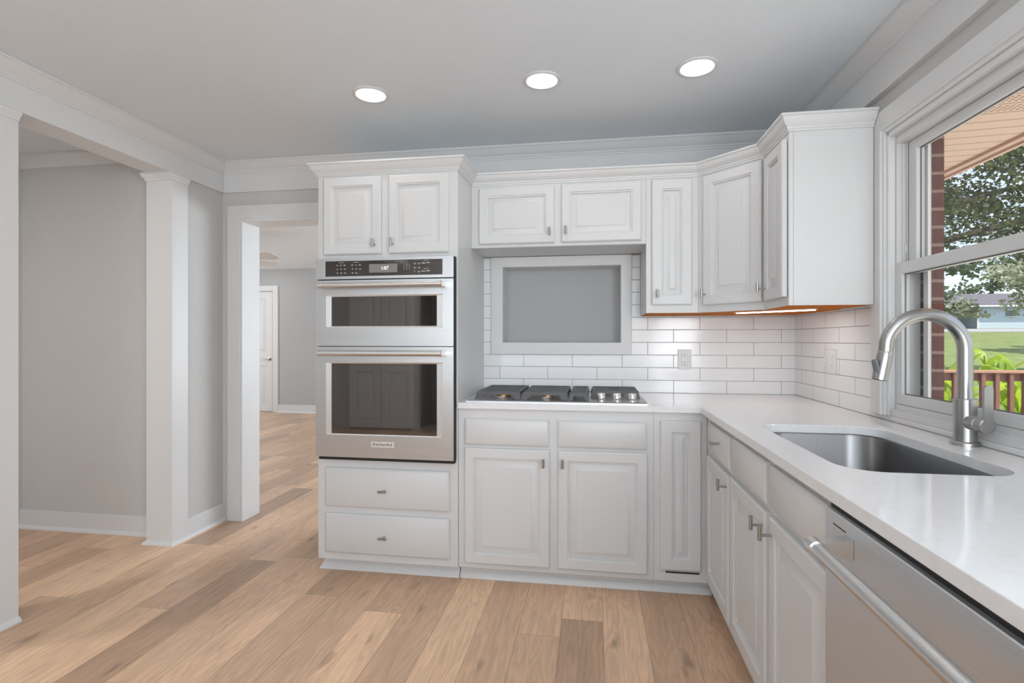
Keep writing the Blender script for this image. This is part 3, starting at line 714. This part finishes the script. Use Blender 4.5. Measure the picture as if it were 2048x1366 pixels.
# casing legs and head with an inner bead
b.box(1.13, 1.1639, 2.288, 2.3592, .9355, 2.142, .002, 1).box(1.13, 1.1639, 1.115, 1.187, .9355, 2.142, .002, 1).box(1.13, 1.1639, 1.187, 2.288, 2.0715, 2.142, .002, 1)
b.tube([(1.131, 2.281, .9365), (1.131, 2.281, 2.066)], .007, 10).tube([(1.131, 1.194, .9365), (1.131, 1.194, 2.066)], .007, 10).tube([(1.131, 1.194, 2.066), (1.131, 2.281, 2.066)], .007, 10)
b.build('window_casing', 'trim', wt, True)
b = B()
b.box(1.132, 1.168, 2.262, 2.287, .9355, 2.07, .002, 1).box(1.132, 1.168, 1.188, 1.213, .9355, 2.07, .002, 1).box(1.132, 1.168, 1.213, 2.262, 2.045, 2.07, .002, 1)
b.box(1.142, 1.168, 2.25, 2.262, .9355, 2.033, .002, 1).box(1.142, 1.168, 1.213, 1.225, .9355, 2.033, .002, 1).box(1.142, 1.168, 1.225, 2.25, 2.026, 2.045, .002, 1)
b.build('window_stop', 'trim', wt, True)
b = B()
b.box(1.168, 1.252, 2.244, 2.284, .93, 2.029).box(1.168, 1.252, 1.191, 1.231, .93, 2.029).box(1.168, 1.252, 1.231, 2.244, 1.996, 2.029).box(1.150, 1.252, 1.231, 2.244, .936, .962).box(1.166, 1.252, 1.231, 2.244, .962, .983)
b.box(1.2005, 1.2045, 2.236, 2.244, 1.53, 1.996).box(1.186, 1.189, 2.239, 2.244, 1.53, 1.996)
b.build('window_frame', 'vinyl', wt, True)
def sash(name, x0, x1, y0, y1, z0, z1, st, tr_, br, xg, lab):
    b = B().box(x0, x1, y0, y0+st, z0, z1, .002, 1).box(x0, x1, y1-st, y1, z0, z1, .002, 1).box(x0, x1, y0+st, y1-st, z1-tr_, z1, .002, 1).box(x0, x1, y0+st, y1-st, z0, z0+br, .002, 1)
    s_ = b.build(name, 'vinyl', wt, True); s_['label'] = lab
    B().box(xg, xg+.004, y0+st-.004, y1-st+.004, z0+br-.004, z1-tr_+.004).build('pane', 'pane', s_, True)
    i, z_a, z_b, y_a, y_b = .004, z0+br, z1-tr_, y0+st, y1-st
    B().box(xg-.003, xg, y_b-i, y_b+.0005, z_a, z_b).box(xg-.003, xg, y_a-.0005, y_a+i, z_a, z_b).box(xg-.003, xg, y_a+i, y_b-i, z_b-i, z_b+.0005).box(xg-.003, xg, y_a+i, y_b-i, z_a-.0005, z_a+i).build('gasket', 'gasket', s_, True)
sash('lower_sash', 1.170, 1.200, 1.2335, 2.2435, .984, 1.530, .030, .044, .039, 1.184, 'lower sash with the meeting rail on top')
sash('upper_sash', 1.2055, 1.236, 1.2335, 2.2355, 1.488, 1.995, .050, .036, .040, 1.222, 'upper sash set further out')
B().box(1.147, 1.215, 1.07, 2.402, .9142, .9355, .006, 3).build('window_stool', 'trim', wt, True)
B().box(1.237, 1.2465, 2.172, 2.199, .87, 2.014).box(1.237, 1.2465, 1.275, 1.302, .87, 2.014).build('screen_track', 'vinyl', wt, True)
B().box(1.2467, 1.2560, 2.184, 2.1995, .87, 2.014).box(1.2467, 1.2560, 1.275, 1.29, .87, 2.014).build('brickmould', 'brown', wt, True)
B().box(1.196, 1.2045, 2.2385, 2.2438, 1.572, 1.60, .001, 1).build('sash_clip', 'plastic', wt, True)

# ================================================================== WALL OVEN
ov = thing('wall_oven', 'stainless steel combination wall oven with a microwave door above a larger oven door', 'oven', (-1.064, 2.555, .62))
def rbox_ring(b, x0, x1, z0, z1, r, y0, y1, hole=None):
    return b
VX0, VX1 = -1.435, -.692
B().box(-1.405, -.72, 2.585, 3.12, .64, 1.64).build('oven_chassis', 'dark', ov, True)
# control panel
cpn = B()
for a, c, d, e_ in boxes_with_holes(VX0, VX1, 1.5475, 1.654, [(-1.380, -.749, 1.562, 1.641)]): cpn.box(a, c, 2.555, 2.584, d, e_)
cpn = cpn.build('control_panel', 'steel', ov, True)
B().box(-1.3795, -.7495, 2.5555, 2.570, 1.5625, 1.6405, .001, 1).build('control_glass', 'ovenglass', cpn, True)
B().box(-1.139, -.987, 2.5548, 2.5556, 1.578, 1.622).build('display', 'display', cpn, True)
text('clock_digits', '1:07', .024, 'digits', cpn, (-1.055, 2.5546, 1.600), extrude=.0003)
rnd = random.Random(3)
for gx, hx in ((-1.316, -1.291), (-1.232, -1.211)):
    lg = B().box(hx-.015, hx+.015, 2.5549, 2.5555, 1.632, 1.634)
    for i in range(3):
        for j in range(3):
            if gx > -1.3 and i == 2 and j == 2: continue
            x = gx+.021*i+(.002 if j else 0); z = 1.621-.0205*j
            for q in range(2):
                ww = rnd.uniform(.006, .013); lg.box(x-ww/2, x+ww/2, 2.5549, 2.5555, z-q*.0035-.0008, z-q*.0035+.0008)
    lg.build('touch_legends', 'legend', cpn, True, smooth=False)
lg = B()
for x, z in ((-.894, 1.621), (-.872, 1.621), (-.894, 1.600), (-.872, 1.600), (-.872, 1.580)):
    lg.box(x-.007, x+.007, 2.5549, 2.5555, z, z+.0016).box(x-.006, x+.006, 2.5549, 2.5555, z-.004, z-.0026)
for x, z in ((-.849, 1.621), (-.849, 1.580), (-.824, 1.622), (-.824, 1.581)):
    lg.box(x-.010, x+.010, 2.5549, 2.5555, z-.001, z+.003)
lg.box(-.848, -.82, 2.5549, 2.5555, 1.6345, 1.636).box(-.848, -.82, 2.5549, 2.5555, 1.593, 1.5945)
lg.build('touch_legends', 'legend', cpn, True, smooth=False)
kp = text('keypad_digits', '1   2   3\n4   5   6\n7   8   9', .0105, 'legend', cpn, (-.937, 2.5549, 1.604), extrude=.0002)
kp.data.transform(Matrix.Identity(4))
text('keypad_digits', '0', .0105, 'legend', cpn, (-.895, 2.5549, 1.581), extrude=.0002)
def oven_door(name, z0, z1, rz0, rz1, gz0, gz1, hz, lab):
    bb = B()
    hole = (-1.377, -.749, rz0, rz1)
    for a, c, d, e_ in boxes_with_holes(VX0, VX1, z0, z1, [hole]): bb.box(a, c, 2.555, 2.584, d, e_)
    dr = bb.build(name, 'steel', ov, True); dr['label'] = lab
    # pale bevelled window surround
    f = B(); A = rrect(-1.377, -.749, rz0, rz1, .008, 4); I = rrect(-1.347, -.779, gz0, gz1, .003, 4)
    f.loops([[(x, 2.5545, z) for x, z in A], [(x, 2.5572, z) for x, z in I], [(x, 2.566, z) for x, z in I], [(x, 2.566, z) for x, z in A]], closed=True)
    fo = f.build('window_surround', 'steelframe', dr, True)
    B().box(-1.347, -.779, 2.5575, 2.565, gz0, gz1).build('window_glass', 'ovenglass', dr, True)
    h = B().tube([(-1.374, 2.500, hz), (-.750, 2.500, hz)], .0135, 24)
    for x, sgn in ((-1.374, -1), (-.750, 1)):
        h.lathe([(0, 0), (.0125, 0), (.0148, .003), (.0148, .020), (.0155, .021), (.0155, .026), (.0135, .027), (0, .027)], (x, 2.5, hz), 'x', 24) if False else h.tube([(x-sgn*.004, 2.5, hz), (x+sgn*.016, 2.5, hz)], .0155, 24)
        h.loops([[(x-.009, 2.5, hz-.009), (x+.011*sgn+.0, 2.5, hz-.009), (x+.011*sgn, 2.5, hz+.009), (x-.009, 2.5, hz+.009)], [(x-.014, 2.5548, hz-.012), (x+.016, 2.5548, hz-.012), (x+.016, 2.5548, hz+.012), (x-.014, 2.5548, hz+.012)]])
    h.build('handle', 'steelframe', dr, True)
    m_ = B()
    m_.lathe([(.0156, 0), (.0162, .0005), (.0162, .003), (.0156, .0035)], (-.738, 2.5, hz), 'x', 24, ring=True)
    m_.build('handle_medallion', 'red', dr, True)
    return dr
oven_door('microwave_door', 1.2005, 1.5415, 1.296, 1.464, 1.303, 1.456, 1.511, 'shorter stainless microwave door')
od = oven_door('oven_door', .6235, 1.1965, .739, 1.117, .745, 1.110, 1.165, 'taller stainless oven door')
B().box(-1.128, -1.005, 2.5535, 2.5552, .680, .709).build('badge', 'badge', od, True)
text('badge_lettering', 'KitchenAid', .0235, 'ink', od, (-1.0665, 2.5533, .6945), xs=.98)
B().box(-1.425, -.695, 2.565, 2.584, 1.197, 1.2004).box(-1.425, -.695, 2.565, 2.584, 1.5415, 1.5475).build('door_gap', 'dark', ov, True)
vt = B().box(-1.420, -.690, 2.562, 2.599, .608, .6232)
for k in range(9): vt.tube([(-1.395+.083*k, 2.560, .615), (-1.395+.083*k, 2.566, .615)], .004, 8)
vt.build('bottom_vent', 'dark', ov, True)
B().box(-.6918, -.6885, 2.565, 2.5995, .6235, 1.654).build('side_trim', 'dark', ov, True)

# ================================================================== COOKTOP
ck = thing('cooktop', 'stainless gas cooktop with dark cast-iron grates and three knobs', 'cooktop', (-.19, 2.89, ZT))
ct = B().loops([[(-.648, 2.632, ZT), (.268, 2.632, ZT), (.268, 3.150, ZT), (-.648, 3.150, ZT)], [(-.648, 2.632, ZT+.005), (.268, 2.632, ZT+.005), (.268, 3.150, ZT+.005), (-.648, 3.150, ZT+.005)],
               [(-.640, 2.640, ZT+.009), (.260, 2.640, ZT+.009), (.260, 3.142, ZT+.009), (-.640, 3.142, ZT+.009)], [(-.61, 2.665, ZT+.007), (.235, 2.665, ZT+.007), (.235, 3.12, ZT+.007), (-.61, 3.12, ZT+.007)]])
ct.build('cooktop_tray', 'steel', ck, True)
GZ0, GZ1 = ZT+.0085, ZT+.047
def grate(x0, x1, y0, y1, burners, arch=True, archmat=True):
    b = B(); s0 = .012; th = .011
    # front and rear end plates with an arched opening
    m_ = .028 if x1-x0 > .15 else .016
    mt = m_+.02 if x1-x0 > .15 else m_+.008
    for ya, sgn in ((y0, 1), (y1, -1)):
        outer = [(x0, GZ0), (x0+s0, GZ1), (x1-s0*.4, GZ1), (x1, GZ0), (x1-m_, GZ0), (x1-mt, GZ0+.022), (x0+mt+.006, GZ0+.022), (x0+m_+.006, GZ0)]
        def P(x, z, d): return (x, ya+sgn*((z-GZ0)*.75+d), z)
        # build as quads so the arch stays open
        A = [P(x, z, 0) for x, z in outer]; D = [P(x, z, th) for x, z in outer]
        vA = [b.bm.verts.new(p) for p in A]; vD = [b.bm.verts.new(p) for p in D]
        for q in ((0, 1, 6, 7), (1, 2, 5, 6), (2, 3, 4, 5)):
            b.bm.faces.new([vA[i] for i in q]); b.bm.faces.new([vD[i] for i in reversed(q)])
        for i in range(8):
            j = (i+1) % 8; b.bm.faces.new((vA[i], vD[i], vD[j], vA[j]))
    # side rails
    yb0, yb1 = y0+.030, y1-.030
    for xs in (x0+s0, x1-s0*.4-.011): b.box(xs, xs+.011, yb0, yb1, GZ1-.020, GZ1, .0015, 1)
    n = max(6, int((yb1-yb0)/.038)); step = (yb1-yb0)/n
    for k in range(n+1):
        y = yb0+k*step; near = [bx for bx, by, r in burners if abs(y-by) < r*.5]
        if near:
            bx = near[0]; g_ = .026
            for a, c in ((x0+s0, bx-g_), (bx+g_, x1-.011)): b.box(a, c, y-.005, y+.005, GZ1-.013, GZ1, .0015, 1)
        else: b.box(x0+s0, x1-.011, y-.005, y+.005, GZ1-.013, GZ1, .0015, 1)
    # leg feet midway
    for xs in (x0+.006, x1-.014):
        for y in (y0+(y1-y0)*.5,): b.box(xs, xs+.012, y-.008, y+.008, GZ0, GZ1-.015)
    o = b.build('grate', 'iron', ck, True); return o
BUR = [(-.49, 2.80, .05), (-.49, 3.03, .04), (-.25, 2.80, .045), (-.25, 3.03, .05), (.115, 2.99, .055)]
grate(-.616, -.373, 2.690, 3.128, [BUR[0], BUR[1]]); grate(-.371, -.127, 2.690, 3.128, [BUR[2], BUR[3]])
grate(-.125, -.021, 2.690, 3.128, []); grate(-.014, .243, 2.812, 3.128, [BUR[4]])
for bx, by, r in BUR:
    q = B().lathe([(0, ZT+.0075), (r*.95, ZT+.0075), (r, ZT+.012), (r, ZT+.016), (r*.7, ZT+.018), (0, ZT+.018)], (bx, by, 0), 'z', 32).build('burner_base', 'alu', ck, True)
    B().lathe([(r*.55, ZT+.0175), (r*.78, ZT+.0175), (r*.80, ZT+.029), (r*.55, ZT+.029)], (bx+.012, by, 0), 'z', 32, ring=True).build('brass_ring', 'brass', q, True)
    B().lathe([(0, ZT+.028), (r*.75, ZT+.028), (r*.78, ZT+.030), (r*.72, ZT+.034), (0, ZT+.036)], (bx+.012, by, 0), 'z', 32).build('burner_cap', 'iron', q, True)
for x in (.042, .120, .196):
    B().lathe([(0, ZT+.006), (.0215, ZT+.006), (.0215, ZT+.014), (.018, ZT+.016), (.018, ZT+.021), (.0215, ZT+.023), (.0205, ZT+.044), (.019, ZT+.046), (0, ZT+.046)], (x, 2.705, 0), 'z', 36).build('knob', 'chrome', ck, True)
B().tube([(.246, 2.648, ZT+.006), (.246, 2.648, ZT+.012)], .006, 12).build('tray_screw', 'chrome', ck, True)

# ================================================================== DISHWASHER
dw = thing('dishwasher', 'stainless dishwasher with a long bar handle under the countertop', 'dishwasher', (.505, .94, 0))
DX = .505
def DB(): return B()
B().box(.545, 1.13, .640, 1.2475, .09, .868).build('tub', 'dark', dw, True)
B().box(.56, .60, .640, 1.2475, 0, .09).build('toe_kick', 'dark', dw, True)
B().box(DX, .545, .640, 1.2445, .095, .868, .002, 1).build('door_panel', 'steelY', dw, True)
B().box(DX+.012, .56, .640, 1.2445, .868, .8834).build('control_strip', 'dark', dw, True)
B().box(DX-.0006, DX+.001, 1.150, 1.205, .842, .8445).build('indicator_slot', 'dark', dw, True)
h = B().tube([(.440, 1.140, .817), (.440, .66, .817)], .0140, 28); h.tube([(.440, 1.118, .817), (.440, 1.146, .817)], .0165, 28).tube([(.440, .654, .817), (.440, .684, .817)], .0165, 28)
for y in (1.132, .668):
    h.loops([[(.445, y-.010, .808), (.445, y+.010, .808), (.445, y+.010, .827), (.445, y-.010, .827)], [(DX-.0005, y-.016, .800), (DX-.0005, y+.016, .800), (DX-.0005, y+.016, .838), (DX-.0005, y-.016, .838)]])
h.build('handle', 'steelbar', dw, True)

# ================================================================== OUTLETS
def duplex(b, cx, cz, put):
    for s_ in (-1, 1):
        zc = cz+s_*.0195
        put(b, cx-.0065, cx-.0042, zc-.002, zc+.008); put(b, cx+.0042, cx+.0062, zc-.001, zc+.007); put(b, cx-.002, cx+.002, zc-.012, zc-.008)
t = thing('outlet', 'white duplex outlet plate on the tiled back wall', 'outlet', (.539, 3.2415, 1.114))
B().box(.500, .578, 3.2362, 3.2418, 1.055, 1.174, .003, 2).build('cover_plate', 'plastic', t, True)
r = B().box(.5225, .5555, 3.2345, 3.2368, 1.081, 1.148, .001, 1).build('receptacle', 'plastic', t, True)
b = B(); duplex(b, .539, 1.1145, lambda b, x0, x1, z0, z1: b.box(x0, x1, 3.2338, 3.2348, z0, z1)); b.build('slots', 'slot', r, True, smooth=False)
B().box(.5217, .5563, 3.2358, 3.2364, 1.0802, 1.1488).build('receptacle_outline', 'gasket', t, True)
t = thing('outlet', 'white double plate with toggle switch and outlet on the right tiled wall', 'outlet', (1.153, 2.783, 1.126))
B().box(1.1475, 1.1538, 2.7185, 2.847, 1.066, 1.186, .003, 2).build('cover_plate', 'plastic', t, True)
B().box(1.1395, 1.148, 2.811, 2.819, 1.118, 1.140, .002, 1).build('toggle', 'plastic', t, True)
r = B().box(1.1458, 1.148, 2.735, 2.768, 1.092, 1.160, .001, 1).build('receptacle', 'plastic', t, True)
b = B(); duplex(b, 2.7515, 1.126, lambda b, x0, x1, z0, z1: b.box(1.1452, 1.1462, x0, x1, z0, z1)); b.build('slots', 'legend', r, True, smooth=False)

# ================================================================== OUTDOORS
# eave of this house
struct(B().box(1.309, 2.16, -3, 9, 2.252, 2.262).build('trim_soffit', 'soffit'))
struct(B().box(2.14, 2.162, -3, 9, 2.222, 2.40).box(2.10, 2.14, -3, 9, 2.235, 2.251).build('trim_fascia', 'tan'))
b = B().loops([[(1.30, -3, 2.56), (2.20, -3, 2.36), (2.20, -3, 2.40), (1.30, -3, 2.62)], [(1.30, 9, 2.56), (2.20, 9, 2.36), (2.20, 9, 2.40), (1.30, 9, 2.62)]])
struct(b.build('roof_edge', 'roofsh'))
struct(B().box(-9, 1.34, -4, 9, 2.56, 2.62).build('roof', 'roofsh'))
# ground rising to the street
def gz(y): return -.40 if y < 12 else (-.40+(y-12)*(.17+.40)/10.5 if y < 22.5 else .17+(y-22.5)*.0538)
b = B(); ys = [-8, 0, 6, 12, 17, 22.5, 28, 34, 40, 48, 56.2]
def strip(bb, ys, x0, x1, dz=0):
    vv = [(bb.bm.verts.new((x0, y, gz(y)+dz)), bb.bm.verts.new((x1, y, gz(y)+dz))) for y in ys]
    for a, c in zip(vv, vv[1:]): bb.bm.faces.new((a[0], a[1], c[1], c[0]))
    return bb
tag(strip(b, ys, 1.34, 90).build('lawn', 'lawn'), kind='structure')
tag(strip(B(), [56.2, 60, 63.5], -20, 90, .02).build('street', 'asphalt'), kind='structure')
tag(strip(B(), [63.5, 75, 100, 130], -40, 140).build('far_lawn', 'lawn'), kind='structure')
struct(B().box(1.34, 9.5, -2, 6.0, -.06, -.02).build('deck', 'deckbounce'))  # unseen surface, kept pale to bounce sunlight up at the soffit
# deck railing
rl = thing('deck_railing', 'reddish brown wooden deck railing beyond the window', 'railing', (4.5, 5.85, -.02))
B().box(1.9, 8.0, 5.78, 5.92, .905, .93, .004, 1).build('rail_cap', 'railtop', rl, True)
B().box(1.9, 8.0, 5.83, 5.87, .825, .905).build('top_rail', 'redwood', rl, True)
B().box(1.9, 8.0, 5.83, 5.87, .06, .15).build('bottom_rail', 'redwood', rl, True)
x = 2.2
proto = None
while x < 7.9:
    if proto is None: proto = B().box(-.019, .019, -.019, .019, .02, .926, .003, 1).build('baluster', 'redwood', rl); bl = proto
    else: bl = proto.copy(); C.objects.link(bl)
    bl.location = (x-4.5, -.04, 0); x += .1225

def leaf_cloud(clusters, n, size, seed, droop=.3, flat=.0):
    r = random.Random(seed); bm = bmesh.new(); tot = sum(c[3]**2 for c in clusters)
    for cx_, cy_, cz_, R, sz in clusters:
        for k in range(int(n*R*R/tot)):
            while True:
                d = Vector((r.uniform(-1, 1), r.uniform(-1, 1), r.uniform(-1, 1)))
                if .05 < d.length < 1: break
            d = d.normalized()*(r.random()**.5)
            p = Vector((cx_+d.x*R, cy_+d.y*R, cz_+d.z*R*sz))
            if mnoise.noise(p*(1.6/size*.09)) < -.12: continue
            s = size*r.uniform(.6, 1.3)
            a = Matrix.Rotation(r.uniform(0, 2*PI), 3, 'Z') @ Matrix.Rotation(r.gauss(0, .5)+droop, 3, 'X') @ Matrix.Rotation(r.gauss(0, .6), 3, 'Y')
            q = [p + a @ Vector(v) for v in ((0, 0, 0), (s*.38, s*.45, s*.04), (0, s, -s*.05), (-s*.38, s*.45, s*.04))]
            bm.faces.new([bm.verts.new(v) for v in q])
    b = B(); b.bm.free(); b.bm = bm; return b
def tree(label, base, trunk_pts, rads, branches, clusters, n, size, mat, seed, group=None, flat=0):
    t = thing('tree', label, 'tree', base, group=group)
    b = B().tube(trunk_pts, .2, 10, rads=rads)
    for pts, rr_ in branches: b.tube(pts, .05, 7, rads=[rr_*(1-.75*i/(len(pts)-1)) for i in range(len(pts))])
    b.build('trunk', 'bark', t, True)
    leaf_cloud(clusters, n, size, seed).build('foliage', mat, t, True, smooth=False)
    return t
r = random.Random(11)
# near shade tree
cl = [(r.uniform(5.4, 11.5), r.uniform(9.2, 13.5), r.uniform(3.4, 6.6), r.uniform(.7, 1.2), .6) for k in range(54)]
br = []
for k in range(9):
    p0 = Vector((4.6, 10.8, 1.6+.35*k)); e1 = Vector((r.uniform(7.5, 11), r.uniform(9.4, 13), 3.0+.4*k+r.uniform(-.2, .4)))
    br.append(([p0, p0.lerp(e1, .35)+Vector((0, 0, .25)), p0.lerp(e1, .7)+Vector((0, 0, .22)), e1], .09))
tree('large dark leafy tree with spreading branches filling the upper sash', (4.6, 10.8, -.4), [(4.6, 10.8, -.4), (4.65, 10.8, 1.5), (4.7, 10.75, 3.5), (4.9, 10.8, 5.5)], [.26, .2, .16, .07], br, cl, 36000, .095, 'leafdark', 5)
# pale flowering tree
cl = [(r.uniform(13.4, 18.0), r.uniform(18.5, 21.5), r.uniform(2.3, 3.9), r.uniform(.5, .9), .5) for k in range(34)]
tree('pale cream leaved tree in front of the neighbouring house', (16.0, 20, -.1), [(16.0, 20, -.1), (16, 20, 1.6), (16.1, 20, 3)], [.14, .1, .06], [([Vector((16, 20, 1.4)), Vector((15, 19.8, 2.4)), Vector((14.2, 19.6, 2.9))], .05)], cl, 12000, .15, 'leafpale', 8)
# background trees
bgt = [((33, 76), 3.0, 8.2, 'leafmid', 'hazy green tree left of the neighbouring roof'), ((44, 84), 3.3, 8.0, 'leafmid', 'hazy green tree directly behind the neighbouring roof'), ((56, 84), 3.3, 11, 'leafmid', 'hazy green tree behind the right end of the neighbouring roof'), ((26, 50), 1.7, 7, 'leafmid', 'green roadside tree beside the brick jamb')]
for i, ((x, y), zb, hh, mm, lab) in enumerate(bgt):
    zb = gz(y); rr2 = random.Random(40+i)
    cl = [(x+rr2.uniform(-4.8, 4.8), y+rr2.uniform(-3, 3), zb+hh*rr2.uniform(.35, 1.0), rr2.uniform(1.2, 2.0), .7) for k in range(22)]
    tree(lab, (x, y, zb), [(x, y, zb), (x, y, zb+hh*.4), (x, y, zb+hh*.8)], [.3, .25, .1], [], cl, 3200, .55, mm, 60+i, 'trees around the neighbouring house')
# tree outside the frame that throws the shade on the lawn
cl = [(r.uniform(26, 36), r.uniform(21, 31), r.uniform(4.5, 9), r.uniform(1.2, 1.9), .6) for k in range(34)]
tree('broad shade tree on the lawn beside the house', (31, 26, .3), [(31, 26, .3), (31, 26, 3), (31, 26, 6)], [.4, .3, .15], [], cl, 7000, .5, 'leafdark', 21)
# hedge bush by the house
t = thing('bush', 'rounded green bush at the corner of the neighbouring house', 'bush', (38.4, 63.9, gz(63.9)))
leaf_cloud([(38.4, 63.9, gz(63.9)+.9, 1.1, .85), (37.8, 63.8, gz(63.8)+.7, .8, .8)], 900, .3, 31).build('foliage', 'leafmid', t, True, smooth=False)
B().tube([(38.4, 63.9, gz(63.9)-.05), (38.4, 63.9, gz(63.9)+.9)], .05, 8).build('stem', 'bark', t, True)
# neighbouring house
hz = gz(65)
ho = thing('house', 'pale blue single storey house across the street', 'house', (49, 69, hz))
B().box(42.1, 58, 65.2, 73, hz-.4, hz+2.4).build('wall', 'siding', ho, True)
B().box(36.8, 42.1, 68.0, 73, hz-.4, hz+2.4).build('porch_wall', 'siding', ho, True)
B().box(42.0, 42.16, 65.12, 65.25, hz-.4, hz+2.4).build('corner_board', 'trim', ho, True)
rf = B(); e0 = hz+2.4
rf.loops([[(36.0, 64.5, e0), (58.8, 64.5, e0), (58.8, 73.8, e0), (36.0, 73.8, e0)], [(36.0, 64.5, e0+.16), (58.8, 64.5, e0+.16), (58.8, 73.8, e0+.16), (36.0, 73.8, e0+.16)], [(42.0, 69.1, e0+1.75), (52.5, 69.1, e0+1.75), (52.5, 69.2, e0+1.75), (42.0, 69.2, e0+1.75)]])
rf.build('roof', 'roofsh', ho, True)
B().box(36.0, 58.8, 64.46, 64.5, e0-.02, e0+.15).build('gutter', 'trim', ho, True)
wnd = B().box(44.85, 45.75, 65.13, 65.2, hz+1.35, hz+2.0).build('window', 'gasket', ho, True)
B().box(44.77, 45.83, 65.10, 65.15, hz+1.28, hz+1.35).box(44.77, 45.83, 65.10, 65.15, hz+2.0, hz+2.07).build('window_trim', 'trim', wnd, True)
# canna plants behind the railing
def canna(x, y, h, seed, label, n=7):
    r = random.Random(seed); zb = gz(y); t = thing('canna_plant', label, 'plant', (x, y, zb), group='canna plants behind the railing')
    B().tube([(x, y, zb), (x+.01, y, zb+h*.5), (x, y+.02, zb+h*.8)], .018, 8, rads=[.02, .018, .01]).build('stem', 'canna', t, True)
    for k in range(n):
        a = r.uniform(0, 2*PI) if k else r.uniform(-.5, .5); el = r.uniform(.95, 1.35); Lf = r.uniform(.45, .60); wd = r.uniform(.06, .095)
        z0 = zb+h*(.30+.45*k/n)
        bm = bmesh.new(); rows = []
        for i in range(9):
            f = i/8; e2 = el-f*f*.9; rad = Lf*f*math.cos(el-.25*f); zz = z0+Lf*f*math.sin(el-.30*f)-.10*f*f
            ww = wd*math.sin(PI*min(1, f*.93+.07))**.75
            c = Vector((x+rad*math.cos(a), y+rad*math.sin(a), zz)); sd_ = Vector((-math.sin(a), math.cos(a), 0))
            rows.append([bm.verts.new(c+sd_*ww+Vector((0, 0, ww*.35))), bm.verts.new(c), bm.verts.new(c-sd_*ww+Vector((0, 0, ww*.35)))])
        for p_, q_ in zip(rows, rows[1:]):
            bm.faces.new((p_[0], p_[1], q_[1], q_[0])); bm.faces.new((p_[1], p_[2], q_[2], q_[1]))
        b = B(); b.bm.free(); b.bm = bm; b.build('leaf', 'canna', t, True, angle=60)
spots = [(4.10, 6.68, 1.56, 'yellow green canna right beside the brick jamb'), (4.80, 6.74, 1.60, 'yellow green canna rising right of the faucet spout'), (4.62, 7.75, 1.62, 'canna farther back behind the middle balusters'), (5.32, 7.72, 1.66, 'canna at the right end of the visible railing'), (5.75, 8.75, 1.75, 'canna farthest back beyond the railing')]
for i, (x, y, h_, lab) in enumerate(spots): canna(x, y, h_, 90+i, lab, 9)
